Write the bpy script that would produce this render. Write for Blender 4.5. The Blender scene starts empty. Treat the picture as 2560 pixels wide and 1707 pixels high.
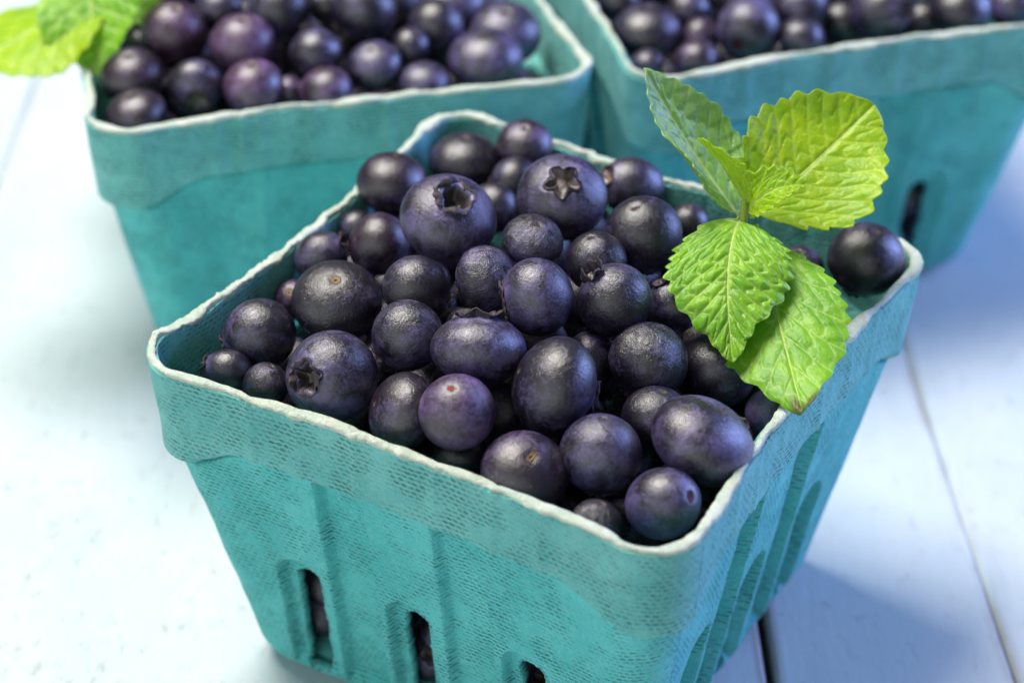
import bpy, math
import numpy as np
from mathutils import Vector, Matrix

S = 0.01                     # everything below is written in centimetres
scene = bpy.context.scene
col = scene.collection

# ------------------------------------------------------------------ camera
cam_data = bpy.data.cameras.new('camera')
cam = bpy.data.objects.new('camera', cam_data)
col.objects.link(cam)
RT = Vector((0.99989, 0.00850, 0.01228)); UP = Vector((-0.01493, 0.56921, 0.82205)); FW = Vector((0.00001, 0.82215, -0.56928)); CAM = Vector((-0.62281, -35.03696, 30.73027))
m3 = Matrix((RT, UP, -FW)).transposed()
cam.matrix_world = Matrix.Translation(CAM * S) @ m3.to_4x4()
cam_data.sensor_width = 36.0
cam_data.sensor_fit = 'HORIZONTAL'
cam_data.lens = 80.51
cam_data.clip_start = 0.01
cam_data.clip_end = 50
cam_data.dof.use_dof = True
cam_data.dof.focus_distance = 0.400
cam_data.dof.aperture_fstop = 12.0
cam_data.dof.aperture_blades = 0
scene.camera = cam

# ------------------------------------------------------------------ light
world = bpy.data.worlds.new('World'); scene.world = world; world.use_nodes = True
bgn = world.node_tree.nodes['Background']
bgn.inputs['Color'].default_value = (0.72, 0.86, 1.0, 1)
bgn.inputs['Strength'].default_value = 0.07

def area(name, direction, dist, sx, sy, power, color, target=(0, 3, 6)):
    d = bpy.data.lights.new(name, 'AREA'); d.shape = 'RECTANGLE'
    d.size = sx * S; d.size_y = sy * S; d.energy = power; d.color = color
    o = bpy.data.objects.new(name, d); col.objects.link(o)
    v = Vector(direction).normalized()
    o.location = (Vector(target) + v * dist) * S
    o.rotation_euler = (-v).to_track_quat('-Z', 'Y').to_euler()
    return o
area('key_window_light', (-0.33, 0.27, 0.90), 95, 50, 42, 12.6, (1.0, 0.955, 0.875))
area('blue_window_light', (0.90, 0.34, 0.30), 95, 46, 46, 9.0, (0.32, 0.43, 1.0))
area('added_front_fill', (-0.56, -0.80, 0.30), 110, 200, 120, 7.0, (0.95, 1.0, 0.98))  # added soft fill lamp that lifts the basket fronts, not a real source

vs = scene.view_settings
vs.view_transform = 'Standard'; vs.look = 'None'; vs.exposure = 0.32; vs.gamma = 1.0
vs.use_curve_mapping = False
scene.cycles.max_bounces = 8
scene.cycles.use_denoising = True

# ------------------------------------------------------------------ helpers
def mesh_obj(name, verts, faces, mat=None, parent=None, smooth=True, uvs=None):
    me = bpy.data.meshes.new(name)
    me.from_pydata([tuple(map(float, v)) for v in verts], [], [tuple(map(int, f)) for f in faces])
    if smooth:
        me.polygons.foreach_set('use_smooth', np.ones(len(me.polygons), bool))
    if uvs is not None:
        uvl = me.uv_layers.new(name='UVMap')
        li = np.empty(len(me.loops), np.int32); me.loops.foreach_get('vertex_index', li)
        uvl.data.foreach_set('uv', np.asarray(uvs, np.float32)[li].ravel())
    me.update()
    o = bpy.data.objects.new(name, me); col.objects.link(o)
    if mat: me.materials.append(mat)
    if parent: o.parent = parent
    return o

def vattr(o, name, vals):
    a = o.data.attributes.new(name, 'FLOAT', 'POINT')
    a.data.foreach_set('value', np.asarray(vals, np.float32))

def tag(o, label, cat=None, group=None, kind=None):
    o['label'] = label
    if cat: o['category'] = cat
    if group: o['group'] = group
    if kind: o['kind'] = kind

def empty(name, loc, rz=0.0):
    o = bpy.data.objects.new(name, None); col.objects.link(o)
    o.location = loc; o.rotation_euler = (0, 0, rz); o.empty_display_size = 1.0
    return o

def _h(ix, iy, iz, seed):
    n = (ix * 73856093) ^ (iy * 19349663) ^ (iz * 83492791) ^ (seed * 2654435761 & 0x7fffffff)
    n = (n ^ (n >> 13)) * 1274126177 & 0x7fffffff
    n = (n ^ (n >> 16)) & 0xffff
    return n / 65535.0
def vnoise(P, seed=0):
    """smooth value noise in -1..1 for an (n,3) array"""
    P = np.asarray(P, float); I = np.floor(P).astype(np.int64); f = P - I
    f = f * f * f * (f * (f * 6 - 15) + 10)
    out = 0
    for dx in (0, 1):
        wx = f[:, 0] if dx else 1 - f[:, 0]
        for dy in (0, 1):
            wy = f[:, 1] if dy else 1 - f[:, 1]
            for dz in (0, 1):
                wz = f[:, 2] if dz else 1 - f[:, 2]
                out = out + wx * wy * wz * _h(I[:, 0] + dx, I[:, 1] + dy, I[:, 2] + dz, seed)
    return out * 2 - 1
def fbm(P, seed=0, octv=3):
    r = 0; a = 1.0; P = np.asarray(P, float)
    for k in range(octv):
        r = r + a * vnoise(P * 2 ** k + 17.3 * k, seed + k); a *= 0.5
    return r
def sstep(a, b, x):
    t = np.clip((x - a) / (b - a), 0, 1); return t * t * (3 - 2 * t)

# ------------------------------------------------------------------ node helpers
class NT:
    def __init__(self, name):
        self.m = bpy.data.materials.new(name); self.m.use_nodes = True
        self.t = self.m.node_tree; self.n = self.t.nodes
        self.b = self.n['Principled BSDF']
    def new(self, typ, **kw):
        nd = self.n.new(typ)
        for k, v in kw.items(): setattr(nd, k, v)
        return nd
    def link(self, a, b): self.t.links.new(a, b)
    def setin(self, sock, v):
        if hasattr(v, 'is_output') or isinstance(v, bpy.types.NodeSocket): self.link(v, sock)
        else: sock.default_value = v
    def math(self, op, a, b=None, c=None, clamp=False):
        nd = self.new('ShaderNodeMath', operation=op, use_clamp=clamp)
        for i, v in enumerate((a, b, c)):
            if v is not None: self.setin(nd.inputs[i], v)
        return nd.outputs[0]
    def mix(self, f, a, b, blend='MIX'):
        nd = self.new('ShaderNodeMix', data_type='RGBA', blend_type=blend)
        self.setin(nd.inputs[0], f)
        self.setin(nd.inputs[6], a if not isinstance(a, tuple) else (*a, 1) if len(a) == 3 else a)
        self.setin(nd.inputs[7], b if not isinstance(b, tuple) else (*b, 1) if len(b) == 3 else b)
        return nd.outputs[2]
    def noise(self, vec, scale, detail=3, rough=.55, dist=0.0):
        nd = self.new('ShaderNodeTexNoise'); self.link(vec, nd.inputs['Vector'])
        nd.inputs['Scale'].default_value = scale; nd.inputs['Detail'].default_value = detail
        nd.inputs['Roughness'].default_value = rough; nd.inputs['Distortion'].default_value = dist
        return nd.outputs['Fac']
    def ramp(self, f, a, b):
        nd = self.new('ShaderNodeMapRange', interpolation_type='SMOOTHSTEP')
        self.link(f, nd.inputs[0]); nd.inputs[1].default_value = a; nd.inputs[2].default_value = b
        return nd.outputs[0]
    def attr(self, name, typ='GEOMETRY'):
        nd = self.new('ShaderNodeAttribute', attribute_type=typ); nd.attribute_name = name
        return nd.outputs['Fac']
    def coord(self, which='Object'):
        return self.new('ShaderNodeTexCoord').outputs[which]
    def mapping(self, vec, scale=(1, 1, 1), loc=(0, 0, 0)):
        nd = self.new('ShaderNodeMapping'); self.link(vec, nd.inputs[0])
        nd.inputs['Scale'].default_value = scale; nd.inputs['Location'].default_value = loc
        return nd.outputs[0]
    def bump(self, h, strength, dist, normal=None):
        nd = self.new('ShaderNodeBump'); self.setin(nd.inputs['Strength'], strength)
        nd.inputs['Distance'].default_value = dist * S; self.link(h, nd.inputs['Height'])
        if normal is not None: self.link(normal, nd.inputs['Normal'])
        return nd.outputs[0]
    def out(self, color=None, rough=None, normal=None, spec=None):
        for k, v in (('Base Color', color), ('Roughness', rough), ('Normal', normal), ('Specular IOR Level', spec)):
            if v is not None: self.setin(self.b.inputs[k], v if not isinstance(v, tuple) else (*v, 1))
        return self.m

# ------------------------------------------------------------------ materials
def mat_pulp(name, lo, hi, grey, greyamt, dash=1.0):
    k = NT(name)
    uv = k.coord('UV'); ob = k.coord('Object')
    sx = k.new('ShaderNodeSeparateXYZ'); 
    wob = k.noise(uv, 1.3, 2)
    k.link(uv, sx.inputs[0])
    u = k.math('ADD', sx.outputs[0], k.math('MULTIPLY', wob, .10))
    v = k.math('ADD', sx.outputs[1], k.math('MULTIPLY', wob, .14))
    row = k.math('DIVIDE', v, .098)
    rid = k.math('FLOOR', row)
    off = k.math('MULTIPLY', k.math('MODULO', rid, 2.0), .5)
    cu = k.math('ADD', k.math('DIVIDE', u, .135), off)
    fu = k.math('SUBTRACT', k.math('FRACT', cu), .5)
    fv = k.math('SUBTRACT', k.math('FRACT', row), .5)
    fu2 = k.math('ADD', fu, k.math('MULTIPLY', fv, .45))
    d = k.math('SQRT', k.math('ADD', k.math('POWER', k.math('MULTIPLY', k.math('ABSOLUTE', fu2), 1.15), 2.0), k.math('POWER', k.math('MULTIPLY', k.math('ABSOLUTE', fv), 2.0), 2.0)))
    nd = k.new('ShaderNodeMapRange', interpolation_type='SMOOTHSTEP'); k.link(d, nd.inputs[0])
    nd.inputs[1].default_value = .62; nd.inputs[2].default_value = .22
    dashm = nd.outputs[0]
    fib = k.noise(ob, 16, 4, .7, 1.2)
    vary = k.ramp(k.noise(ob, 1.5, 3, .6), .33, .66)
    dashf = k.math('MULTIPLY', k.math('MULTIPLY', dashm, vary), k.ramp(k.noise(ob, 9, 2), .28, .55))
    patch = k.ramp(k.noise(ob, .55, 4, .6, .4), .3, .72)
    c = k.mix(patch, lo, hi)
    c = k.mix(k.math('MULTIPLY', k.ramp(fib, .42, .8), .55), c, grey)
    c = k.mix(greyamt, c, grey)
    dark = tuple(x * .45 for x in lo)
    c = k.mix(k.math('MULTIPLY', dashf, .85 * dash), c, dark)
    fine = k.noise(ob, 30, 3, .7)
    h = k.math('SUBTRACT', k.math('ADD', k.math('MULTIPLY', fib, .6), k.math('MULTIPLY', fine, .35)), k.math('MULTIPLY', dashf, .9 * dash))
    nrm = k.bump(h, 1.0, .05)
    nrm = k.bump(k.noise(ob, 2.2, 3), .8, .12, nrm)
    m = k.out(c, .88, nrm, .22)
    k.b.inputs['Sheen Weight'].default_value = .18
    k.b.inputs['Sheen Roughness'].default_value = .5
    k.b.inputs['Sheen Tint'].default_value = (.8, .95, 1, 1)
    return m
M_WALL = mat_pulp('teal moulded pulp', (.042, .49, .48), (.11, .64, .62), (.32, .74, .70), .07)
M_COLLAR = mat_pulp('faded teal pulp', (.060, .46, .44), (.15, .60, .565), (.46, .70, .64), .12)

def mat_rim():
    k = NT('pale torn pulp edge')
    ob = k.coord('Object')
    n1 = k.noise(ob, 3.0, 4, .65); n2 = k.noise(ob, 18, 4, .7, 1.0)
    c = k.mix(k.ramp(n1, .35, .7), (.64, .75, .62), (.83, .86, .76))
    c = k.mix(k.math('MULTIPLY', k.ramp(n2, .48, .68), .6), c, (.34, .56, .50))
    return k.out(c, .92, k.bump(k.math('ADD', n2, k.math('MULTIPLY', k.noise(ob, 40, 3, .7), .5)), 1.0, .05), .15)
M_RIM = mat_rim()

def mat_plank():
    k = NT('worn white blue paint on wood')
    ob = k.coord('Object')
    gr = k.mapping(ob, (1, .12, 1))
    sw = k.noise(k.mapping(ob, (1, .5, 1)), .35, 3)
    grain = k.noise(gr, 5.0, 5, .65, .3)
    blot = k.noise(k.mapping(ob, (1, .55, 1)), 3.2, 6, .72)
    speck = k.noise(k.mapping(ob, (1, .35, 1)), 6.5, 6, .75)
    c = k.mix(k.ramp(sw, .3, .7), (.525, .62, .665), (.595, .66, .695))
    worn = k.math('MULTIPLY', k.ramp(blot, .50, .70), k.ramp(speck, .44, .64))
    c = k.mix(k.math('MULTIPLY', worn, .55), c, (.42, .47, .50))
    c = k.mix(k.math('MULTIPLY', k.ramp(grain, .50, .70), .30), c, (.50, .60, .67))
    # bare wood along the arrises
    edge = k.attr('edge')
    e2 = k.math('MULTIPLY', edge, k.ramp(k.noise(gr, 2.4, 4, .7), .36, .56))
    c = k.mix(k.math('MULTIPLY', e2, .85), c, (.30, .24, .21))
    h = k.math('ADD', k.math('MULTIPLY', grain, .5), k.math('MULTIPLY', worn, -.6))
    return k.out(c, k.math('ADD', .48, k.math('MULTIPLY', worn, .25)), k.bump(h, .8, .03), .35)
M_PLANK = mat_plank()
def mat_simple(name, color, rough=.7, nscale=6, var=.5, bump=.3, dist=.03):
    k = NT(name); ob = k.coord('Object')
    n = k.noise(ob, nscale, 4, .65)
    c = k.mix(k.ramp(n, .3, .7), tuple(x * (1 - var) for x in color), color)
    return k.out(c, rough, k.bump(n, bump, dist), .3)
M_UNDER = mat_simple('dark bare board', (.05, .045, .05), .8)

def mat_berry():
    k = NT('blueberry skin')
    ob = k.coord('Object')
    bl = k.attr('bloom', 'OBJECT'); wr = k.attr('wrinkle', 'OBJECT'); ti = k.attr('tint', 'OBJECT')
    se = k.attr('seed', 'OBJECT'); crater = k.attr('crater'); pole = k.attr('pole')
    va = k.new('ShaderNodeVectorMath', operation='ADD'); k.link(ob, va.inputs[0])
    cb = k.new('ShaderNodeCombineXYZ'); k.link(se, cb.inputs[0]); k.link(se, cb.inputs[1]); k.link(cb.outputs[0], va.inputs[1])
    p = va.outputs[0]
    big = k.noise(p, 1.1, 4, .6, .5); mid = k.noise(p, 4.2, 5, .68, .6); fine = k.noise(p, 17, 4, .7)
    dark = k.mix(ti, (.0060, .0046, .0130), (.030, .0050, .018))
    dark = k.mix(k.ramp(mid, .35, .7), k.mix(.5, dark, (.004, .003, .006)), dark)
    bloomc = k.mix(ti, (.215, .180, .460), (.30, .155, .39))
    a = k.math('ADD', k.math('MULTIPLY', big, .85), k.math('MULTIPLY', mid, .72))
    a = k.math('ADD', a, k.math('MULTIPLY', k.math('SUBTRACT', fine, .5), .5))
    th = k.math('SUBTRACT', 1.05, k.math('MULTIPLY', bl, .62))
    mask = k.math('MULTIPLY', k.math('SUBTRACT', a, th), 2.5, clamp=True)
    mask = k.math('ADD', k.math('MULTIPLY', mask, .54), k.math('MULTIPLY', bl, .03))
    polem = k.math('MULTIPLY', k.math('MULTIPLY', pole, k.ramp(mid, .3, .62)), .55)
    mask = k.math('MAXIMUM', mask, polem)
    c = k.mix(mask, dark, bloomc)
    # corky freckles
    vo = k.new('ShaderNodeTexVoronoi', feature='F1'); k.link(p, vo.inputs['Vector']); vo.inputs['Scale'].default_value = 7.5
    sp = k.new('ShaderNodeSeparateColor'); k.link(vo.outputs['Color'], sp.inputs[0])
    rad = k.math('MULTIPLY', k.math('SUBTRACT', sp.outputs[0], .62, clamp=True), .34)
    fr = k.math('GREATER_THAN', rad, vo.outputs['Distance'])
    c = k.mix(k.math('MULTIPLY', fr, .5), c, (.27, .22, .22))
    c = k.mix(k.math('MULTIPLY', k.attr('stem'), .8), c, k.mix(ti, (.020, .014, .020), (.060, .012, .022)))
    c = k.mix(crater, c, k.mix(k.attr('floor', 'OBJECT'), (.018, .011, .010), (.36, .24, .20)))
    rough = k.math('ADD', .33, k.math('MULTIPLY', mask, .22))
    rough = k.math('ADD', rough, k.math('MULTIPLY', k.math('SUBTRACT', fine, .5), .30))
    # fine skin creases
    cre = k.noise(k.mapping(p, (1, 1, .55)), 6.5, 5, .66, 1.4)
    rid = k.math('SUBTRACT', 1.0, k.math('ABSOLUTE', k.math('MULTIPLY', k.math('SUBTRACT', cre, .5), 4.0)), clamp=True)
    h = k.math('ADD', k.math('MULTIPLY', fine, .35), k.math('MULTIPLY', rid, k.math('ADD', -.10, k.math('MULTIPLY', wr, -.38))))
    h = k.math('ADD', h, k.math('MULTIPLY', k.noise(p, 45, 3, .7), .12))
    n = k.bump(h, .75, .030)
    return k.out(c, rough, n, 1.0)
M_BERRY = mat_berry()
def mat_calyx():
    k = NT('dry calyx')
    ob = k.coord('Object'); fl = k.attr('floor', 'OBJECT')
    n = k.noise(ob, 9, 4, .7)
    c = k.mix(k.ramp(n, .35, .7), (.022, .015, .018), (.10, .085, .12))
    tip = k.attr('tip')
    c = k.mix(k.math('MULTIPLY', tip, .55), c, (.05, .033, .028))
    return k.out(c, .62, k.bump(n, .5, .03), .35)
M_CALYX = mat_calyx()
def mat_scar(name, color, ring):
    k = NT(name); ob = k.coord('Object'); rad = k.attr('rad')
    n = k.noise(ob, 20, 4, .7)
    c = k.mix(k.ramp(n, .3, .7), tuple(x * .45 for x in color), color)
    c = k.mix(k.ramp(rad, .80, 1.0), c, ring)
    c = k.mix(k.ramp(k.math('SUBTRACT', 1.0, k.math('ADD', rad, k.math('MULTIPLY', n, .3))), .42, .62), c, (.012, .008, .006))
    return k.out(c, .6, k.bump(n, .8, .03), .3)
SCAR = {'tan': mat_scar('tan stem scar', (.40, .27, .15), (.10, .07, .06)), 'red': mat_scar('red stem scar', (.52, .085, .03), (.09, .012, .02)),
        'yellow': mat_scar('yellow stem scar', (.34, .20, .05), (.035, .022, .02)), 'dark': mat_scar('dark red pit', (.075, .010, .018), (.03, .008, .014)),
        'faint': mat_scar('faint stem mark', (.10, .075, .07), (.025, .018, .022))}

def mat_leaf(name, a, b, under, veinc, trans=.35, rough=.36):
    k = NT(name)
    ob = k.coord('Object'); vein = k.attr('vein')
    n = k.noise(ob, 1.6, 4, .6, .5); nf = k.noise(ob, 22, 4, .65)
    c = k.mix(k.ramp(n, .3, .7), a, b)
    c = k.mix(k.math('MULTIPLY', k.ramp(nf, .45, .75), .25), c, tuple(x * .6 for x in a))
    c = k.mix(k.math('MULTIPLY', vein, .8), c, veinc)
    c = k.mix(k.math('MULTIPLY', k.attr('brown'), .9), c, (.10, .045, .015))
    geo = k.new('ShaderNodeNewGeometry')
    c = k.mix(geo.outputs['Backfacing'], c, k.mix(k.math('MULTIPLY', vein, .6), under, veinc))
    k.out(c, rough, k.bump(k.math('ADD', k.math('MULTIPLY', nf, .5), k.noise(ob, 9, 3)), 1.0, .02), .6)
    tr = k.new('ShaderNodeBsdfTranslucent')
    tc = k.mix(.5, c, tuple(min(1, x * 1.5) for x in b)); k.link(tc, tr.inputs[0])
    ms = k.new('ShaderNodeMixShader'); ms.inputs[0].default_value = trans
    k.link(k.b.outputs[0], ms.inputs[1]); k.link(tr.outputs[0], ms.inputs[2])
    k.link(ms.outputs[0], k.n['Material Output'].inputs['Surface'])
    return k.m
M_LEAF = mat_leaf('mint leaf', (.15, .42, .016), (.33, .64, .032), (.40, .60, .34), (.66, .80, .26))
M_LEAF_YOUNG = mat_leaf('young mint leaf', (.27, .50, .010), (.52, .72, .016), (.40, .60, .12), (.68, .80, .12), .42)
M_LEAF_SHEEN = mat_leaf('mint leaf with painted sheen', (.22, .48, .05), (.36, .58, .22), (.40, .60, .34), (.58, .76, .40), .35, .32)  # smooth pale sheen of one back leaf, put into its base colour
M_RIB = mat_simple('pale midrib', (.50, .66, .16), .45, 6, .25)
M_STEM = mat_simple('pale mint stem', (.30, .44, .06), .5, 5, .35)

# ------------------------------------------------------------------ tabletop: separate boards with open joints
ZB = -1.0
tab = mesh_obj('tabletop', *(lambda x0, x1, y0, y1, z0, z1: (
    [(x0, y0, z0), (x1, y0, z0), (x1, y1, z0), (x0, y1, z0), (x0, y0, z1), (x1, y0, z1), (x1, y1, z1), (x0, y1, z1)],
    [(3, 2, 1, 0), (4, 5, 6, 7), (0, 1, 5, 4), (1, 2, 6, 5), (2, 3, 7, 6), (3, 0, 4, 7)]))(-52, 52, -24, 78, -2.4, ZB), M_UNDER, None, False)
tag(tab, 'white blue painted wooden tabletop of narrow boards under the baskets', 'table', kind='structure')
joints = [(-51.5, 0, .1, 1), (-42.2, 0, .05, .6), (-32.8, 0, .05, .6), (-23.6, 0, .05, .6), (-14.0, -.005, .012, .25), (-3.0, -.01, .05, .6), (4.47, -.022, .17, 1.0),
          (9.18, -.060, .012, .55), (14.6, -.05, .05, .6), (23.8, -.03, .05, .6), (33.0, 0, .05, .6), (42.3, 0, .05, .6), (51.5, 0, .1, 1)]   # x, slope, gap, bare edge
def plank(x0, s0, g0, w0, x1, s1, g1, w1, seed):
    ny = 60; ys = np.linspace(-23.5, 77.5, ny)
    prof = [(0, -.95, 1.), (0, -.10, 1.), (.025, -.035, 1.), (.09, 0, .8), (.25, .004, .12), (.5, .006, 0), (-.25, .004, .12), (-.09, 0, .8), (-.025, -.035, 1.), (0, -.10, 1.), (0, -.95, 1.)]
    rng = np.random.default_rng(seed); dz = rng.uniform(-.02, .0)
    V = []; E = []
    for y in ys:
        a = x0 + s0 * y + g0 / 2 + .012 * math.sin(y * .9 + seed); b = x1 + s1 * y - g1 / 2 + .012 * math.sin(y * .8 + 2 * seed)
        for i, (dx, z, e) in enumerate(prof):
            x = (a + dx) if i < 5 else ((a + b) / 2 if i == 5 else b + dx)
            V.append((x, y, z + dz)); E.append(e * (w0 if i < 5 else w1))
    m = len(prof); F = []
    for j in range(ny - 1):
        for i in range(m - 1):
            F.append((j * m + i + 1, j * m + i, (j + 1) * m + i, (j + 1) * m + i + 1)[::-1])
    F.append(tuple(range(m))); F.append(tuple((ny - 1) * m + i for i in range(m))[::-1])
    o = mesh_obj('plank', V, F, M_PLANK, tab, False)
    vattr(o, 'edge', E)
for i in range(len(joints) - 1):
    plank(*joints[i], *joints[i + 1], i + 3)

# ------------------------------------------------------------------ pulp berry baskets
HR = 7.4
SLOT_X = (-2.52, -0.16, 2.30); FLUTE_X = (-1.33, 1.11)
def a_body(z):
    a = 4.13 + .19 * z
    q = np.clip(1 - z / .55, 0, 1)
    return a - .5 * (1 - np.sqrt(np.maximum(0, 1 - q * q)))
def slot_sd(x, z, cx, w, ztop, zbot):
    """signed distance of an upright slot with a round top"""
    zc = np.clip(z, zbot, ztop - w); return np.hypot(x - cx, z - zc) - w
def basket(pose, res, seed, label, plain=()):
    rng = np.random.default_rng(seed)
    root = empty('pulp_basket', (pose[0], pose[1], 0.0), pose[2])
    tag(root, label, 'basket', 'teal pulp berry baskets')
    ns = int(168 * res); nc = int(18 * res) + 4
    tcol = []                                   # (side, t, corner angle or None)
    for s in range(4):
        for t in np.linspace(-1, 1, ns, endpoint=False): tcol.append((s, t, 0.0))
        for a in np.linspace(0, math.pi / 2, nc, endpoint=False): tcol.append((s, 1.0, a))
    side = np.array([c[0] for c in tcol]); T = np.array([c[1] for c in tcol]); A = np.array([c[2] for c in tcol])
    n = len(tcol); corner = A > 0
    along = T * 4.0                             # nominal cm along the side
    zc0 = np.where(corner, 5.25, 5.25 + .62 * (1 - sstep(2.9, 4.3, np.abs(along))))
    zc0 = zc0 + .03 * fbm(np.c_[np.arange(n) * .03, side, side * 0 + seed], seed)
    wav = .045 * fbm(np.c_[np.cos(np.arange(n) / n * 2 * np.pi) * 7, np.sin(np.arange(n) / n * 2 * np.pi) * 7, np.zeros(n)], seed + 5)
    def ring(a, r, z, off):
        """xy of every column for half size a, corner radius r, with outward offset off and side bow"""
        bow = -.28 * z / HR
        st = a - r; x = np.where(corner, st + (r + off) * np.cos(A), a + off + bow * (1 - T ** 2)); y = np.where(corner, st + (r + off) * np.sin(A), T * st)
        c = np.array([0, 1, 0, -1])[side]; cc = np.array([1, 0, -1, 0])[side]
        return np.c_[cc * x - c * y, c * x + cc * y]
    per = np.concatenate([[0], np.cumsum(np.linalg.norm(np.diff(ring(5.1, .95, 5, 0), axis=0), axis=1))])
    def lengthx(): return per
    def grid(name, rows, zf, afun, rfun, offun, mat, holes):
        V = []; UV = []; ZZ = []
        for v in rows:
            z = zf(v)
            xy = ring(afun(z, v), rfun(z), z, offun(z, v))
            V.append(np.c_[xy, z]); UV.append(np.c_[per, z * 1.02]); ZZ.append(z)
        V = np.array(V); UV = np.array(UV); m = len(rows)
        keep = np.ones((m - 1, n), bool)
        if holes is not None:
            sdm = np.full((m, n), 9.0)
            lx = along * (a_body(np.array(ZZ)) - .9) / 4.0
            for cx in SLOT_X:
                nz = .05 * fbm(np.c_[lx.ravel() * 5, np.array(ZZ).ravel() * 5, np.repeat(side[None], m, 0).ravel() * 7.0], seed + 9).reshape(m, n)
                d = slot_sd(lx, np.array(ZZ), cx - .02, .26, 3.00, .45) + nz * .5
                sdm = np.where((corner | np.isin(side, plain))[None], sdm, np.minimum(sdm, d))
            cen = (sdm + np.roll(sdm, -1, 1))[:-1] + (sdm + np.roll(sdm, -1, 1))[1:]
            keep = cen > 0
        F = []
        idx = np.arange(m * n).reshape(m, n)
        nx = np.roll(idx, -1, 1)
        F = np.stack([idx[:-1], nx[:-1], nx[1:], idx[1:]], -1)[keep]
        o = mesh_obj(name, V.reshape(-1, 3), F, mat, root, True, UV.reshape(-1, 2))
        md = o.modifiers.new('wall thickness', 'SOLIDIFY'); md.thickness = .20; md.offset = -1; md.use_quality_normals = False
        return o
    # body below the collar -------------------------------------------------
    def off_body(z, v):
        lx = along * (a_body(z) - .9) / 4.0
        o = np.zeros(n); pl = np.isin(side, plain)
        for cx in FLUTE_X:
            o -= .25 * (1 - sstep(.44, .53, np.abs(lx - cx))) * sstep(.2, .8, z)
        for cx in SLOT_X:
            d = slot_sd(lx, z, cx, .50, 3.42, .3)
            o -= .26 * (1 - sstep(-.06, .02, d)) * sstep(.2, .7, z)
        o = np.where(corner | pl, 0, o)
        o += np.where(pl & ~corner, .05 * np.exp(-((lx + 1.9) / .07) ** 2), 0)     # mould seam on a plain side
        o += .018 * fbm(np.c_[ring(5, .9, 5, 0) * 1.1, z * 1.1], seed + 2) + .035 * vnoise(np.c_[ring(5, .9, 5, 0) * .35, z * .3], seed + 3)
        return o
    rb = np.linspace(0, 1, int(118 * res))
    grid('wall', rb, lambda v: v * zc0 + .0, lambda z, v: a_body(z), lambda z: .9 + 0 * z, off_body, M_WALL, True)
    # collar ----------------------------------------------------------------
    rc = np.concatenate([np.array([0, .012, .03, .055, .085]), np.linspace(.12, 1, int(34 * res))])
    ztop = HR - .10 + wav
    def off_col(z, v):
        lx = along
        o = -.10 * (1 - sstep(.0, .07, np.full(n, v)))           # roll of the step
        for cx in (-2.6, -1.75, -.72, .72, 1.75, 2.6):
            o += .032 * np.exp(-((lx - cx) / .10) ** 2) * (~corner)
        o += np.where(np.isin(side, plain) & ~corner, .05 * np.exp(-((lx + 2.05) / .09) ** 2), 0)
        return o + .018 * fbm(np.c_[ring(5, .9, 5, 0) * 1.2, z * 1.2], seed + 4) + .03 * vnoise(np.c_[ring(5, .9, 5, 0) * .5, z * .2], seed + 6)
    a0 = a_body(zc0)
    def a_col(z, v):
        full = 5.355 + (z - 5.25) * .068
        k = sstep(0, .085, np.full(n, v)); return a0 * (1 - k) + full * k
    grid('collar', rc, lambda v: zc0 + v * (ztop - zc0), a_col, lambda z: .9 + .1 * sstep(5.2, 6, z), off_col, M_COLLAR, None)
    # rim: an uneven torn lip ----------------------------------------------
    ang = np.linspace(0, 2 * np.pi, 14, endpoint=False)
    topxy_o = ring(a_col(ztop, 1.0), 1.0, ztop, off_col(ztop, 1.0))
    tang = np.roll(topxy_o, -1, 0) - np.roll(topxy_o, 1, 0); tang /= np.linalg.norm(tang, axis=1)[:, None]
    nrm = np.c_[tang[:, 1], -tang[:, 0]]
    V = []
    q0 = np.c_[topxy_o, ztop]
    thick = .084 + .044 * fbm(q0 * np.array([1.3, 1.3, 0]) + 3, seed + 20)
    cen = topxy_o - nrm * .095
    for a in ang:
        ca, sa = math.cos(a), math.sin(a)
        sq = 1.0 / max(abs(ca), abs(sa)) ** .85                    # squarish section
        rr = thick * sq
        P = np.c_[cen + nrm * (ca * rr)[:, None], ztop + .03 + sa * .06 * sq]
        jit = fbm(P * 13, seed + 30, 2) * .011 + fbm(P * 2.4, seed + 31, 2) * .020 - .03 * np.clip(vnoise(P * np.array([2.3, 2.3, .5]), seed + 33) - .35, 0, 1)
        P[:, :2] += nrm * (jit * 1.2 * (1 if ca > -.2 else 1.5))[:, None]; P[:, 2] += jit * (1.2 if sa > 0 else .4)
        V.append(P)
    V = np.array(V); k = len(ang); idx = np.arange(k * n).reshape(k, n)
    F = np.stack([idx, np.roll(idx, -1, 1), np.roll(np.roll(idx, -1, 1), -1, 0), np.roll(idx, -1, 0)], -1).reshape(-1, 4)
    mesh_obj('rim', V.reshape(-1, 3), F, M_RIM, root)
    # floor of the basket ----------------------------------------------------
    b0 = np.c_[ring(3.55, .7, 0, 0), np.full(n, .06)]; b1 = np.c_[ring(3.75, .8, 0, 0), np.full(n, .30)]
    Vb = np.concatenate([b0, b1, [[0, 0, .06], [0, 0, .30]]]); i0 = np.arange(n); i1 = np.roll(i0, -1)
    F = [(2 * n, b, a) for a, b in zip(i0, i1)] + [(2 * n + 1, n + a, n + b) for a, b in zip(i0, i1)] + [(a, b, n + b, n + a) for a, b in zip(i0, i1)]
    mesh_obj('base', Vb, F, M_WALL, root)
    return root
POSES = [(-0.0, -0.0, -0.52), (-5.502, 12.556, 0.27), (5.462, 15.372, 0.328)]
basket(POSES[0], 1.4, 11, 'teal moulded pulp basket in front, heaped with blueberries and mint')
basket(POSES[1], .6, 23, 'blurred teal pulp basket behind on the left beneath blurred mint', plain=(3,))
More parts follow.
